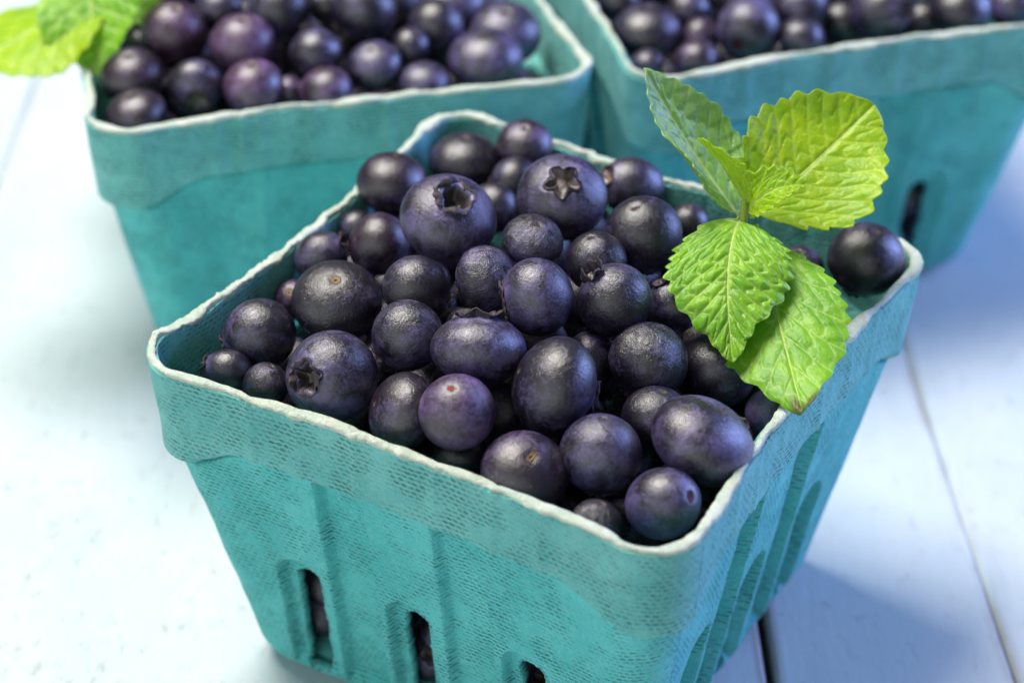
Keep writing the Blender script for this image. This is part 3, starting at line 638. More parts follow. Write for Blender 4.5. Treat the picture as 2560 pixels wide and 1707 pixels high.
FILL = [[(-4.209, -1.173, 0.928, 0.622), (-3.203, -1.749, 0.982, 0.608), (-2.056, -2.405, 0.918, 0.596), (-1.018, -2.999, 0.987, 0.6), (0.075, -3.624, 0.986, 0.633), (1.145, -4.237, 0.921, 0.626), (1.792, -3.127, 0.913, 0.576), (2.403, -2.059, 0.952, 0.587), (3.007, -1.004, 0.897, 0.619), (3.626, 0.077, 0.96, 0.576), (4.249, 1.166, 0.927, 0.605), (-3.952, -1.547, 1.993, 0.61), (-2.78, -2.218, 1.936, 0.586), (-1.68, -2.848, 1.968, 0.604), (-0.528, -3.507, 1.997, 0.604), (0.653, -4.183, 1.99, 0.635), (2.222, -2.773, 1.962, 0.623), (2.87, -1.641, 1.968, 0.622), (3.511, -0.522, 1.958, 0.59), (4.179, 0.646, 2.021, 0.627), (-4.748, -1.315, 3.013, 0.571), (-3.58, -1.984, 3.0, 0.633), (-2.358, -2.683, 3.005, 0.629), (-1.145, -3.378, 3.025, 0.612), (0.086, -4.082, 3.013, 0.604), (1.265, -4.757, 3.04, 0.638), (2.008, -3.538, 2.956, 0.625), (2.669, -2.382, 3.044, 0.587), (3.408, -1.091, 2.973, 0.607), (4.097, 0.113, 3.049, 0.619), (4.793, 1.328, 2.989, 0.623), (-4.512, -1.669, 4.043, 0.624), (-3.445, -2.28, 4.028, 0.575), (-2.33, -2.918, 4.019, 0.593), (-0.198, -4.138, 3.992, 0.592), (1.688, -4.479, 4.037, 0.614), (2.3, -3.41, 4.047, 0.616), (2.876, -2.403, 4.013, 0.571), (3.517, -1.284, 4.05, 0.604), (4.714, 0.807, 4.034, 0.591), (-2.017, 3.276, 4.711, 0.654), (-0.1, -1.932, 4.683, 0.739), (1.905, 2.081, 4.716, 0.775), (2.928, 0.2, 6.38, 0.689), (2.578, -1.444, 4.994, 0.758), (3.297, 2.123, 6.466, 0.78), (-1.256, 3.455, 5.753, 0.614), (1.492, -2.003, 5.767, 0.63), (-1.136, 0.917, 6.509, 0.798), (1.305, 2.764, 5.989, 0.714), (0.385, 1.433, 5.481, 0.569), (-3.346, -0.189, 4.31, 0.735), (-0.186, 2.493, 6.902, 0.696), (-2.201, -1.294, 4.46, 0.62), (1.445, 1.552, 6.986, 0.75), (-0.654, -0.205, 4.81, 0.622), (-3.724, -0.101, 5.903, 0.682), (-1.812, 2.618, 6.841, 0.595), (0.645, 0.237, 5.179, 0.574), (-1.163, 1.789, 5.279, 0.786), (4.066, -0.011, 5.454, 0.61), (0.362, 3.332, 4.794, 0.71), (-3.307, 1.547, 5.42, 0.777), (-1.481, -2.559, 5.653, 0.722), (-0.257, -1.229, 5.942, 0.74), (1.351, -4.445, 5.588, 0.582), (0.621, 0.468, 7.097, 0.567), (-2.279, -0.893, 5.752, 0.72), (3.949, 1.699, 4.345, 0.6), (0.388, -3.59, 4.973, 0.589), (2.185, 0.114, 4.479, 0.643), (-0.312, -3.168, 5.903, 0.707), (2.113, -3.646, 5.306, 0.563), (-1.615, -0.576, 6.84, 0.657), (-4.649, -0.824, 4.95, 0.611), (1.233, -3.238, 6.099, 0.662), (-0.184, 4.597, 6.116, 0.594), (1.396, -1.167, 4.48, 0.581), (-2.133, 0.809, 5.295, 0.59), (-3.081, -2.417, 5.305, 0.587), (2.88, -2.746, 5.881, 0.568), (-1.238, -3.276, 4.348, 0.676), (-5.111, -1.522, 5.918, 0.617), (1.388, -0.091, 6.225, 0.563), (-3.474, -1.729, 6.038, 0.565), (-1.41, -1.922, 6.841, 0.698), (0.95, -1.044, 6.506, 0.566), (-1.81, 4.14, 6.566, 0.579), (-0.481, 4.265, 4.49, 0.639), (-0.184, 2.243, 4.41, 0.658), (2.746, 1.296, 5.444, 0.669), (-2.377, 3.3, 6.122, 0.564), (-0.191, 0.078, 5.899, 0.579), (-3.845, 0.827, 6.627, 0.564), (3.619, -0.823, 6.328, 0.564), (-2.789, 0.574, 6.375, 0.608), (0.651, 3.671, 6.757, 0.707), (-1.537, 4.655, 5.071, 0.717), (1.106, -2.415, 4.408, 0.666), (-0.2, -1.156, 7.281, 0.633), (-2.362, 1.661, 6.6, 0.573), (0.493, -2.215, 6.354, 0.58), (0.446, -0.585, 4.306, 0.594), (-1.88, 0.044, 4.314, 0.624), (0.703, 1.115, 4.371, 0.681), (1.637, 3.309, 4.831, 0.568), (-2.284, 1.872, 4.482, 0.581), (-2.569, -2.413, 6.522, 0.569), (2.518, 3.044, 5.505, 0.561), (3.334, 0.488, 4.466, 0.606), (1.311, 0.96, 5.844, 0.578), (4.927, 1.007, 6.116, 0.598), (0.13, -4.618, 5.881, 0.58), (2.217, -0.979, 6.25, 0.7), (-0.265, 2.835, 5.728, 0.607), (3.481, 2.265, 5.201, 0.577), (-3.611, -1.424, 4.876, 0.653), (0.78, -1.633, 2.434, 0.577), (1.038, -0.516, 3.024, 0.682), (-1.151, 1.995, 2.807, 0.522), (2.725, 0.774, 2.945, 0.52), (-1.962, 2.65, 3.581, 0.608), (-1.14, 3.983, 2.89, 0.52), (-0.807, 0.052, 2.446, 0.612), (0.477, 2.588, 2.618, 0.676), (-2.149, 0.953, 2.72, 0.635), (-1.1, -2.288, 3.317, 0.544), (1.764, 2.36, 2.757, 0.697), (4.612, -0.785, 6.2, 0.52), (5.206, 2.009, 5.6, 0.6), (4.851, 0.059, 6.681, 0.449), (4.278, 0.986, 5.12, 0.404), (-1.655, 5.479, 5.967, 0.433), (-2.35, -3.339, 6.021, 0.423), (-4.301, -1.015, 6.411, 0.468), (0.233, 4.326, 5.25, 0.465), (-2.821, 2.619, 4.956, 0.442), (1.397, -5.347, 4.899, 0.482), (-1.542, -0.145, 5.52, 0.432), (2.844, -0.333, 5.343, 0.438), (4.049, 0.357, 6.483, 0.494), (1.914, 0.351, 6.924, 0.485), (1.194, 4.022, 5.471, 0.463), (0.886, -0.668, 5.165, 0.402), (-3.676, 2.046, 6.616, 0.46), (-0.729, -2.834, 6.942, 0.516), (-2.931, -0.652, 6.655, 0.461), (-0.938, -4.188, 5.318, 0.416), (2.247, -4.097, 6.205, 0.463), (0.665, 2.333, 5.225, 0.42), (-4.121, 0.539, 5.1, 0.494), (0.909, -5.188, 6.276, 0.42), (2.275, 2.95, 6.588, 0.426), (0.43, 1.293, 6.589, 0.433), (-4.313, -2.16, 5.982, 0.4), (3.528, -0.822, 5.386, 0.418), (3.569, -1.938, 5.587, 0.434), (2.106, 1.94, 6.062, 0.469), (-1.559, -3.656, 5.53, 0.448), (2.242, -2.603, 5.183, 0.426), (-2.827, 0.11, 5.315, 0.461), (-1.153, 0.674, 4.982, 0.403), (3.216, -3.126, 6.656, 0.423), (1.929, 3.784, 6.398, 0.434), (2.613, 1.257, 6.869, 0.404), (-2.958, 3.091, 6.873, 0.406), (1.687, -0.355, 5.314, 0.402), (-1.867, 2.626, 5.592, 0.419), (4.449, 1.954, 6.183, 0.401), (-3.047, 2.617, 5.858, 0.486), (0.382, -3.867, 6.694, 0.419), (-4.293, -1.804, 6.746, 0.405), (-0.041, -4.539, 4.892, 0.442), (2.221, 0.26, 5.515, 0.464), (-0.443, -0.367, 6.693, 0.416), (-4.746, 0.116, 5.925, 0.414), (2.268, -2.191, 6.521, 0.448), (-1.197, -1.509, 4.876, 0.404), (0.493, -2.619, 5.403, 0.447), (3.955, 1.134, 6.836, 0.411), (3.732, 1.3, 5.753, 0.407), (-0.882, 3.006, 4.817, 0.521), (-1.187, 4.909, 6.318, 0.432), (0.812, -1.5, 5.185, 0.461), (5.093, 1.249, 4.931, 0.404), (-0.811, -4.175, 6.374, 0.41), (1.674, -5.521, 5.837, 0.401), (-2.041, 0.411, 6.961, 0.402), (-2.065, -3.246, 4.994, 0.41), (-2.293, 4.021, 5.488, 0.421)],
[(-2.831, 15.241, 6.808, 0.737), (-5.779, 8.506, 6.172, 0.664), (-7.859, 10.072, 4.39, 0.636), (-6.558, 15.306, 5.348, 0.602), (-1.38, 10.161, 4.315, 0.709), (-4.034, 16.528, 4.681, 0.588), (-8.444, 14.987, 4.449, 0.73), (-6.01, 14.613, 4.474, 0.655), (-6.814, 12.762, 4.562, 0.722), (-3.859, 14.686, 4.883, 0.763), (-4.002, 11.604, 5.607, 0.775), (-8.979, 11.5, 6.871, 0.641), (-4.905, 13.115, 7.351, 0.611), (-7.864, 15.728, 6.585, 0.771), (-7.282, 12.928, 5.878, 0.788), (-3.949, 12.715, 4.565, 0.731), (-8.858, 14.099, 6.458, 0.667), (-2.422, 11.618, 5.131, 0.679), (-3.866, 13.159, 5.947, 0.569), (-7.786, 10.87, 6.446, 0.723), (-5.473, 12.286, 5.918, 0.755), (-5.414, 11.174, 4.34, 0.772), (-1.431, 12.734, 6.944, 0.639), (-6.479, 9.566, 6.059, 0.569), (-6.394, 13.308, 7.117, 0.716), (-4.876, 15.83, 6.659, 0.617), (-7.397, 14.263, 4.932, 0.663), (-7.3, 8.273, 5.334, 0.687), (-7.281, 11.329, 4.375, 0.601), (-10.402, 15.42, 6.933, 0.655), (-9.693, 13.589, 5.557, 0.601), (-8.808, 12.031, 4.695, 0.592), (-3.536, 12.634, 7.165, 0.766), (-2.055, 10.052, 6.172, 0.708), (-3.375, 9.889, 5.936, 0.581), (-5.362, 14.138, 6.734, 0.659), (-4.794, 10.026, 6.627, 0.727), (-6.74, 16.335, 7.329, 0.744), (-8.483, 9.737, 5.645, 0.685), (-4.661, 13.601, 5.293, 0.617), (-4.767, 15.962, 5.546, 0.576), (-4.155, 14.525, 6.57, 0.585), (-4.005, 10.316, 4.486, 0.597), (-2.536, 13.283, 5.165, 0.649), (-5.783, 9.439, 4.923, 0.683), (-9.805, 14.71, 5.095, 0.62), (-2.964, 16.456, 5.449, 0.751), (-6.412, 10.624, 6.674, 0.64), (-6.136, 13.708, 5.359, 0.568), (-2.021, 14.086, 7.385, 0.605), (-7.468, 14.303, 6.245, 0.732), (-7.803, 8.98, 6.609, 0.672), (-8.716, 12.707, 6.049, 0.755), (-3.741, 17.008, 6.664, 0.774), (-5.614, 16.179, 4.637, 0.626), (-1.329, 11.303, 5.855, 0.658), (-2.365, 14.949, 5.335, 0.715), (-6.894, 10.806, 5.496, 0.615), (-2.779, 11.373, 6.674, 0.588), (-5.678, 11.821, 7.1, 0.618), (-9.024, 11.097, 5.707, 0.593), (-9.515, 12.98, 7.315, 0.593), (-9.051, 15.116, 7.305, 0.705), (-6.595, 14.698, 7.135, 0.661), (-6.706, 16.15, 6.076, 0.606), (-2.426, 16.687, 7.251, 0.634), (-2.761, 14.072, 6.163, 0.623), (-8.616, 10.909, 4.334, 0.562), (-7.515, 12.801, 7.367, 0.596), (-0.678, 9.833, 6.375, 0.597), (-4.572, 9.466, 5.342, 0.573), (-2.505, 14.149, 4.32, 0.608), (-7.896, 11.714, 5.336, 0.561), (-8.777, 13.43, 4.378, 0.733), (-2.858, 9.827, 4.912, 0.589), (-2.315, 12.502, 6.213, 0.595), (-8.052, 14.185, 7.391, 0.597), (-6.566, 10.212, 4.337, 0.621), (-3.861, 9.224, 4.524, 0.577), (-8.599, 14.988, 5.699, 0.577), (-4.905, 16.822, 7.311, 0.618), (-4.034, 11.266, 7.17, 0.622), (-5.377, 10.792, 5.673, 0.637), (-5.437, 13.083, 4.443, 0.643), (-6.937, 11.891, 6.976, 0.593), (-8.307, 7.805, 6.359, 0.573), (-5.224, 14.819, 5.327, 0.609), (-4.081, 8.827, 6.296, 0.589), (-7.068, 8.936, 4.304, 0.638), (-3.781, 15.707, 6.131, 0.589)],
[(3.484, 11.416, 0.974, 0.6), (4.686, 11.825, 0.958, 0.626), (5.868, 12.227, 0.98, 0.621), (7.028, 12.621, 0.965, 0.597), (8.237, 13.033, 0.946, 0.584), (9.436, 13.441, 0.982, 0.602), (4.053, 11.401, 1.964, 0.583), (5.265, 11.813, 2.0, 0.603), (6.559, 12.253, 2.021, 0.623), (7.776, 12.667, 1.952, 0.638), (9.015, 13.089, 1.942, 0.612), (3.231, 10.917, 2.978, 0.637), (4.572, 11.373, 2.983, 0.59), (5.952, 11.842, 2.969, 0.577), (7.206, 12.269, 3.019, 0.629), (8.557, 12.728, 3.019, 0.589), (9.883, 13.179, 2.986, 0.579), (3.724, 10.884, 3.988, 0.61), (4.889, 11.28, 3.961, 0.604), (6.054, 11.676, 4.044, 0.578), (8.387, 12.47, 3.985, 0.611), (9.588, 12.878, 3.954, 0.639), (3.845, 12.196, 4.682, 0.729), (3.873, 16.859, 6.821, 0.784), (6.576, 12.467, 5.519, 0.701), (7.063, 17.862, 5.79, 0.693), (5.351, 18.446, 4.343, 0.705), (1.253, 16.233, 7.12, 0.594), (5.57, 19.292, 6.048, 0.623), (3.643, 14.448, 5.849, 0.656), (4.335, 18.914, 7.355, 0.796), (5.986, 14.157, 5.187, 0.589), (7.958, 14.939, 7.23, 0.73), (2.584, 17.697, 7.084, 0.76), (2.459, 15.865, 5.958, 0.754), (8.33, 15.907, 4.363, 0.612), (3.689, 16.471, 5.138, 0.778), (8.5, 14.2, 4.6, 0.791), (3.583, 18.255, 6.29, 0.599), (3.924, 15.401, 6.826, 0.772), (5.097, 16.333, 5.229, 0.735), (8.264, 13.535, 7.349, 0.572), (4.29, 13.558, 5.043, 0.725), (5.991, 15.416, 4.499, 0.568), (8.965, 17.291, 7.199, 0.572), (7.525, 16.202, 5.575, 0.614), (6.628, 15.17, 5.797, 0.718), (6.527, 16.453, 7.103, 0.725), (0.575, 17.362, 6.989, 0.642), (5.441, 13.634, 6.258, 0.665), (4.667, 13.014, 7.057, 0.632), (6.486, 19.521, 4.466, 0.609), (2.162, 13.548, 5.244, 0.642), (7.915, 18.492, 7.108, 0.731), (3.077, 13.549, 4.404, 0.581), (8.465, 17.871, 5.387, 0.754), (5.344, 11.936, 6.112, 0.718), (5.232, 17.621, 6.336, 0.774), (7.013, 20.283, 7.109, 0.56), (1.271, 17.139, 5.489, 0.781), (6.803, 13.681, 4.412, 0.646), (2.952, 15.396, 4.349, 0.614), (3.337, 18.381, 4.747, 0.773), (2.819, 13.668, 7.397, 0.715), (7.135, 19.133, 5.878, 0.673), (9.74, 13.246, 5.928, 0.637), (6.22, 18.971, 7.394, 0.712), (4.726, 14.253, 7.297, 0.602), (2.819, 12.517, 5.347, 0.577), (2.509, 15.1, 7.217, 0.689), (3.676, 11.383, 5.684, 0.592), (8.085, 16.327, 7.368, 0.743), (1.655, 14.607, 5.585, 0.617), (6.685, 14.41, 6.852, 0.652), (7.737, 13.611, 5.996, 0.692), (5.367, 14.962, 5.867, 0.606), (3.529, 13.086, 6.095, 0.624), (7.798, 20.179, 5.583, 0.603), (7.033, 17.913, 4.54, 0.585), (8.831, 16.732, 6.219, 0.568), (6.363, 17.746, 7.065, 0.587), (9.392, 14.807, 5.699, 0.59), (9.787, 14.501, 7.317, 0.8), (1.56, 15.511, 4.721, 0.597), (7.323, 14.664, 4.859, 0.586), (4.274, 15.255, 4.507, 0.651), (5.107, 12.572, 4.492, 0.576), (1.427, 14.537, 6.912, 0.601), (5.756, 15.026, 7.282, 0.588), (5.853, 17.53, 5.137, 0.621), (4.517, 18.396, 5.577, 0.58), (2.214, 18.299, 5.996, 0.595), (2.216, 17.166, 4.363, 0.598), (8.461, 15.475, 6.094, 0.646), (8.915, 12.871, 5.149, 0.626), (6.871, 16.455, 4.523, 0.59), (7.765, 19.134, 4.391, 0.754), (4.453, 17.671, 4.632, 0.59), (5.028, 16.117, 6.999, 0.627), (6.353, 16.422, 5.509, 0.592)]]
FLAB = ['dark blueberry buried under the top layer of the front basket', 'blueberry lying beneath the visible ones in the rear left basket', 'blueberry lying beneath the visible ones in the rear right basket']
protos = []
for k in range(5):
    P, F, cr, pole, stm = berry_mesh(1, .86, 90 + k, .25, 22, 30, .34, .14, .09)
    V, Fc, tip = calyx_mesh(1, .86, 90 + k, .34, .6, .18, 40)
    protos.append((P, F, cr, pole, V, Fc, tip))
SEEN = [[0, 2, 4, 11, 12, 13, 14, 37, 38, 43, 44, 46, 47, 48, 50, 52, 53, 54, 56, 57, 63, 64, 65, 66, 67, 69, 72, 73, 75, 80, 82, 83, 84, 85, 86, 91, 94, 95, 96, 98, 99, 100, 101, 104, 108, 112, 127, 133, 134, 141, 143, 144, 145, 146, 151, 155, 156, 159, 162, 165, 166, 167, 169, 170, 175, 176, 178, 186, 187], [10, 11, 16, 18, 19, 20, 22, 23, 30, 32, 33, 34, 36, 39, 47, 51, 52, 57, 58, 59, 69, 75, 81, 84, 85, 86, 87], [5, 10, 29, 34, 36, 42, 50, 52, 56, 61, 63, 68, 73, 74, 76]]
SEEN_LABEL = {'0_0': 'blueberry glimpsed inside the left front slot of the front basket',
 '0_100': 'dark blueberry in gap right of the berry below the dark star',
 '0_101': 'dark blueberry in gap just above the dusty round berry by front rim',
 '0_104': 'dark blueberry in gap left of the shaded berry under front leaf',
 '0_108': 'dark blueberry in gap just below the dark round berry left of mint',
 '0_11': 'blueberry seen lower inside the left front slot of the front basket',
 '0_112': 'dark blueberry in gap left of the small shrivelled rim berry',
 '0_12': 'blueberry seen higher inside the middle front slot of the front basket',
 '0_127': 'dark blueberry in gap right of the tall speckled berry',
 '0_13': 'blueberry seen lower inside the middle front slot of the front basket',
 '0_133': 'dark blueberry in gap left of the dark berry under the purple one',
 '0_134': 'dark blueberry in gap just below the left wall calyx berry',
 '0_14': 'blueberry seen lower inside the right front slot of the front basket',
 '0_141': 'dark blueberry in gap left of the dark crown berry under mint',
 '0_143': 'dark blueberry in gap just below the ragged brown crown berry',
 '0_144': 'dark blueberry in gap just below the leaning purple berry',
 '0_145': 'dark blueberry in gap right of the purple red scarred berry',
 '0_146': 'dark blueberry in gap just above the sliver beside the sideways star',
 '0_151': 'dark blueberry in gap right of the yellow slit berry',
 '0_155': 'dark blueberry in gap just below the shaded berry under front leaf',
 '0_156': 'dark blueberry in gap just below the blue glint berry',
 '0_159': 'dark blueberry in gap just above the nearest corner berry',
 '0_162': 'dark blueberry in gap right of the largest violet berry',
 '0_165': 'dark blueberry in gap just below the berry over back left rim',
 '0_166': 'dark blueberry in gap left of the berry behind the largest',
 '0_167': 'dark blueberry in gap just below the dark star hole berry',
 '0_169': 'dark blueberry in gap left of the berry below the dark star',
 '0_170': 'dark blueberry in gap left of the dusty round berry by front rim',
 '0_175': 'dark blueberry in gap right of the left wall calyx berry',
 '0_176': 'dark blueberry in gap just above the berry behind the largest',
 '0_178': 'dark blueberry in gap just above the small shrivelled rim berry',
 '0_186': 'dark blueberry in gap just below the dusty round berry by front rim',
 '0_187': 'dark blueberry in gap just above the berry with calyx pointing up',
 '0_2': 'blueberry glimpsed inside the middle front slot of the front basket',
 '0_37': 'dark blueberry in gap just below the largest violet berry',
 '0_38': 'dark blueberry in gap right of the nearest corner berry',
 '0_4': 'blueberry glimpsed inside the right front slot of the front basket',
 '0_43': 'dark blueberry in gap just below the dark crown berry under mint',
 '0_44': 'dark blueberry in gap just below the berry behind the largest',
 '0_46': 'dark blueberry in gap just above the wrinkled pear shaped berry',
 '0_47': 'dark blueberry in gap just below the dented orange scarred berry',
 '0_48': 'dark blueberry in gap just above the sliver over the upward calyx',
 '0_50': 'dark blueberry in gap just above the berry behind the tall speckled',
 '0_52': 'dark blueberry in gap right of the pitted shrivelled berry',
 '0_53': 'dark blueberry in gap just below the upright smooth berry',
 '0_54': 'dark blueberry in gap just above the dark crown berry under mint',
 '0_56': 'dark blueberry in gap just below the broad ring scarred berry',
 '0_57': 'dark blueberry in gap left of the wrinkled pear shaped berry',
 '0_63': 'dark blueberry in gap just above the dark berry under the purple one',
 '0_64': 'dark blueberry in gap left of the tall speckled berry',
 '0_65': 'dark blueberry in gap right of the small shrivelled rim berry',
 '0_66': 'dark blueberry in gap right of the upright oval berry',
 '0_67': 'dark blueberry in gap just below the round glossy berry',
 '0_69': 'dark blueberry in gap just below the tall speckled berry',
 '0_72': 'dark blueberry in gap just below the nearest corner berry',
 '0_73': 'dark blueberry in gap left of the sliver over the upward calyx',
 '0_75': 'dark blueberry in gap left of the nearest corner berry',
 '0_80': 'dark blueberry in gap right of the dusty round berry by front rim',
 '0_82': 'dark blueberry in gap right of the small wrinkled rim berry',
 '0_83': 'dark blueberry in gap left of the dented orange scarred berry',
 '0_84': 'dark blueberry in gap left of the upright smooth berry',
 '0_85': 'dark blueberry in gap just above the purple red scarred berry',
 '0_86': 'dark blueberry in gap just below the berry behind the tall speckled',
 '0_91': 'dark blueberry in gap just above the berry below the dark star',
 '0_94': 'dark blueberry in gap left of the blue glint berry',
 '0_95': 'dark blueberry in gap left of the round glossy berry',
 '0_96': 'dark blueberry in gap just above the small berry behind ragged crown',
 '0_98': 'dark blueberry in gap left of the largest violet berry',
 '0_99': 'dark blueberry in gap just below the upright oval berry',
 '1_10': 'dark blueberry in gap left of the low berry at rim, rear left basket',
 '1_11': 'dark blueberry in gap just above the small berry under blurred mint, rear left basket',
 '1_16': 'dark blueberry in gap just above the reddish purple berry by blurred mint, rear left basket',
 '1_18': 'dark blueberry in gap left of the dim gap berry, rear left basket',
 '1_19': 'dark blueberry in gap just above the berry with calyx facing down, rear left basket',
 '1_20': 'dark blueberry in gap left of the greyish crown up berry, rear left basket',
 '1_22': 'dark blueberry in gap just above the berry behind the broad one, rear left basket',
 '1_23': 'dark blueberry in gap left of the maroon berry at rim, rear left basket',
 '1_30': 'dark blueberry in gap left of the small berry under blurred mint, rear left basket',
 '1_32': 'dark blueberry in gap left of the round blue sided berry, rear left basket',
 '1_33': 'dark blueberry in gap right of the low berry at rim, rear left basket',
 '1_34': 'dark blueberry in gap just below the oval grey berry, rear left basket',
 '1_36': 'dark blueberry in gap just above the pinkish lilac berry, rear left basket',
 '1_39': 'dark blueberry in gap right of the greyish crown up berry, rear left basket',
 '1_47': 'dark blueberry in gap just above the small wedged lilac berry, rear left basket',
 '1_51': 'dark blueberry in gap just below the berry with calyx facing down, rear left basket',
 '1_52': 'dark blueberry in gap right of the small berry under blurred mint, rear left basket',
 '1_57': 'dark blueberry in gap right of the berry with calyx facing down, rear left basket',
 '1_58': 'dark blueberry in gap just above the low berry at rim, rear left basket',
 '1_59': 'dark blueberry in gap just above the greyish crown up berry, rear left basket',
 '1_69': 'dark blueberry in gap right of the broad right corner berry, rear left basket',
 '1_75': 'dark blueberry in gap just below the round blue sided berry, rear left basket',
 '1_81': 'dark blueberry in gap just above the oval grey berry, rear left basket',
 '1_84': 'dark blueberry in gap right of the shaded berry behind bicoloured one, rear left basket',
 '1_85': 'dark blueberry in gap right of the front left corner berry, rear left basket',
 '1_86': 'dark blueberry in gap just below the dark berry at top edge, rear left basket',
 '1_87': 'dark blueberry in gap right of the pinkish lilac berry, rear left basket',
 '2_10': 'blueberry glimpsed inside the dark slot of the rear right basket',
 '2_29': 'dark blueberry in gap right of the small top edge berry, rear right basket',
 '2_34': 'dark blueberry in gap right of the berry above broad left one, rear right basket',
 '2_36': 'dark blueberry in gap just above the small lilac berry by pitted one, rear right basket',
 '2_42': 'dark blueberry in gap right of the pale lilac rim berry, rear right basket',
 '2_5': 'blueberry seen lower inside the dark slot of the rear right basket',
 '2_50': 'dark blueberry in gap just above the large pitted berry, rear right basket',
 '2_52': 'dark blueberry in gap left of the tiny rim berry, rear right basket',
 '2_56': 'dark blueberry in gap left of the low rim berry right of pitted, rear right basket',
 '2_61': 'dark blueberry in gap right of the broad left corner berry, rear right basket',
 '2_63': 'dark blueberry in gap left of the small top edge berry, rear right basket',
 '2_68': 'dark blueberry in gap right of the tiny rim berry, rear right basket',
 '2_73': 'dark blueberry in gap just above the dark gap berry, rear right basket',
 '2_74': 'dark blueberry in gap just below the dark calyx berry, rear right basket',
 '2_76': 'dark blueberry in gap left of the pale lilac rim berry, rear right basket'}
made = {}
for g in range(3):
    hidV, hidF, hidC, nv0 = [], [], [], 0
    for i, (x, y, z, r) in enumerate(FILL[g]):
        k = (i * 3 + g) % 5
        rng = np.random.default_rng(1000 + g * 100 + i)
        mw = Matrix.Translation((x, y, z)) @ axis_matrix(rng.normal(size=3), rng.uniform(0, 6)).to_4x4() @ Matrix.Scale(r, 4)
        if SEEN is not None and i not in SEEN[g]:                  # buried: no one can tell these apart
            P, F, cr, pole, cV, cF, tip = protos[k]
            M_ = np.array(mw); hidV.append(P @ M_[:3, :3].T + M_[:3, 3]); hidF.append(F + nv0); hidC.append(cr); nv0 += len(P)
            continue
        if k in made:
            o = made[k][0].copy(); c = made[k][1].copy(); col.objects.link(o); col.objects.link(c); c.parent = o
        else:
            P, F, cr, pole, cV, cF, tip = protos[k]
            o = mesh_obj('blueberry', P, F, M_BERRY); vattr(o, 'crater', cr); vattr(o, 'pole', pole)
            c = mesh_obj('calyx', cV, cF, M_CALYX, o); vattr(c, 'tip', tip)
            made[k] = (o, c)
        o.matrix_world = mw
        bl, ti, sd = float(rng.uniform(.25, .5)), float(rng.uniform(0, .3)), float(rng.uniform(0, 50))
        for ob_ in (o, c):
            ob_['bloom'] = bl; ob_['wrinkle'] = .2; ob_['tint'] = ti; ob_['seed'] = sd; ob_['floor'] = .1
        tag(o, SEEN_LABEL.get('%d_%d' % (g, i), FLAB[g]), 'blueberry', FLAB[g].replace('blueberry', 'blueberries'))
    if hidV:
        o = mesh_obj('buried_blueberries', np.concatenate(hidV), np.concatenate(hidF), M_BERRY)
        vattr(o, 'crater', np.concatenate(hidC)); vattr(o, 'pole', np.zeros(nv0))
        for k_, v_ in dict(bloom=.35, wrinkle=.2, tint=.1, seed=3.0, floor=.1).items(): o[k_] = v_
        tag(o, ['mass of blueberries filling the front basket below its visible heap', 'mass of blueberries filling the rear left basket below the visible ones', 'mass of blueberries filling the rear right basket below the visible ones'][g], 'blueberries', kind='stuff')

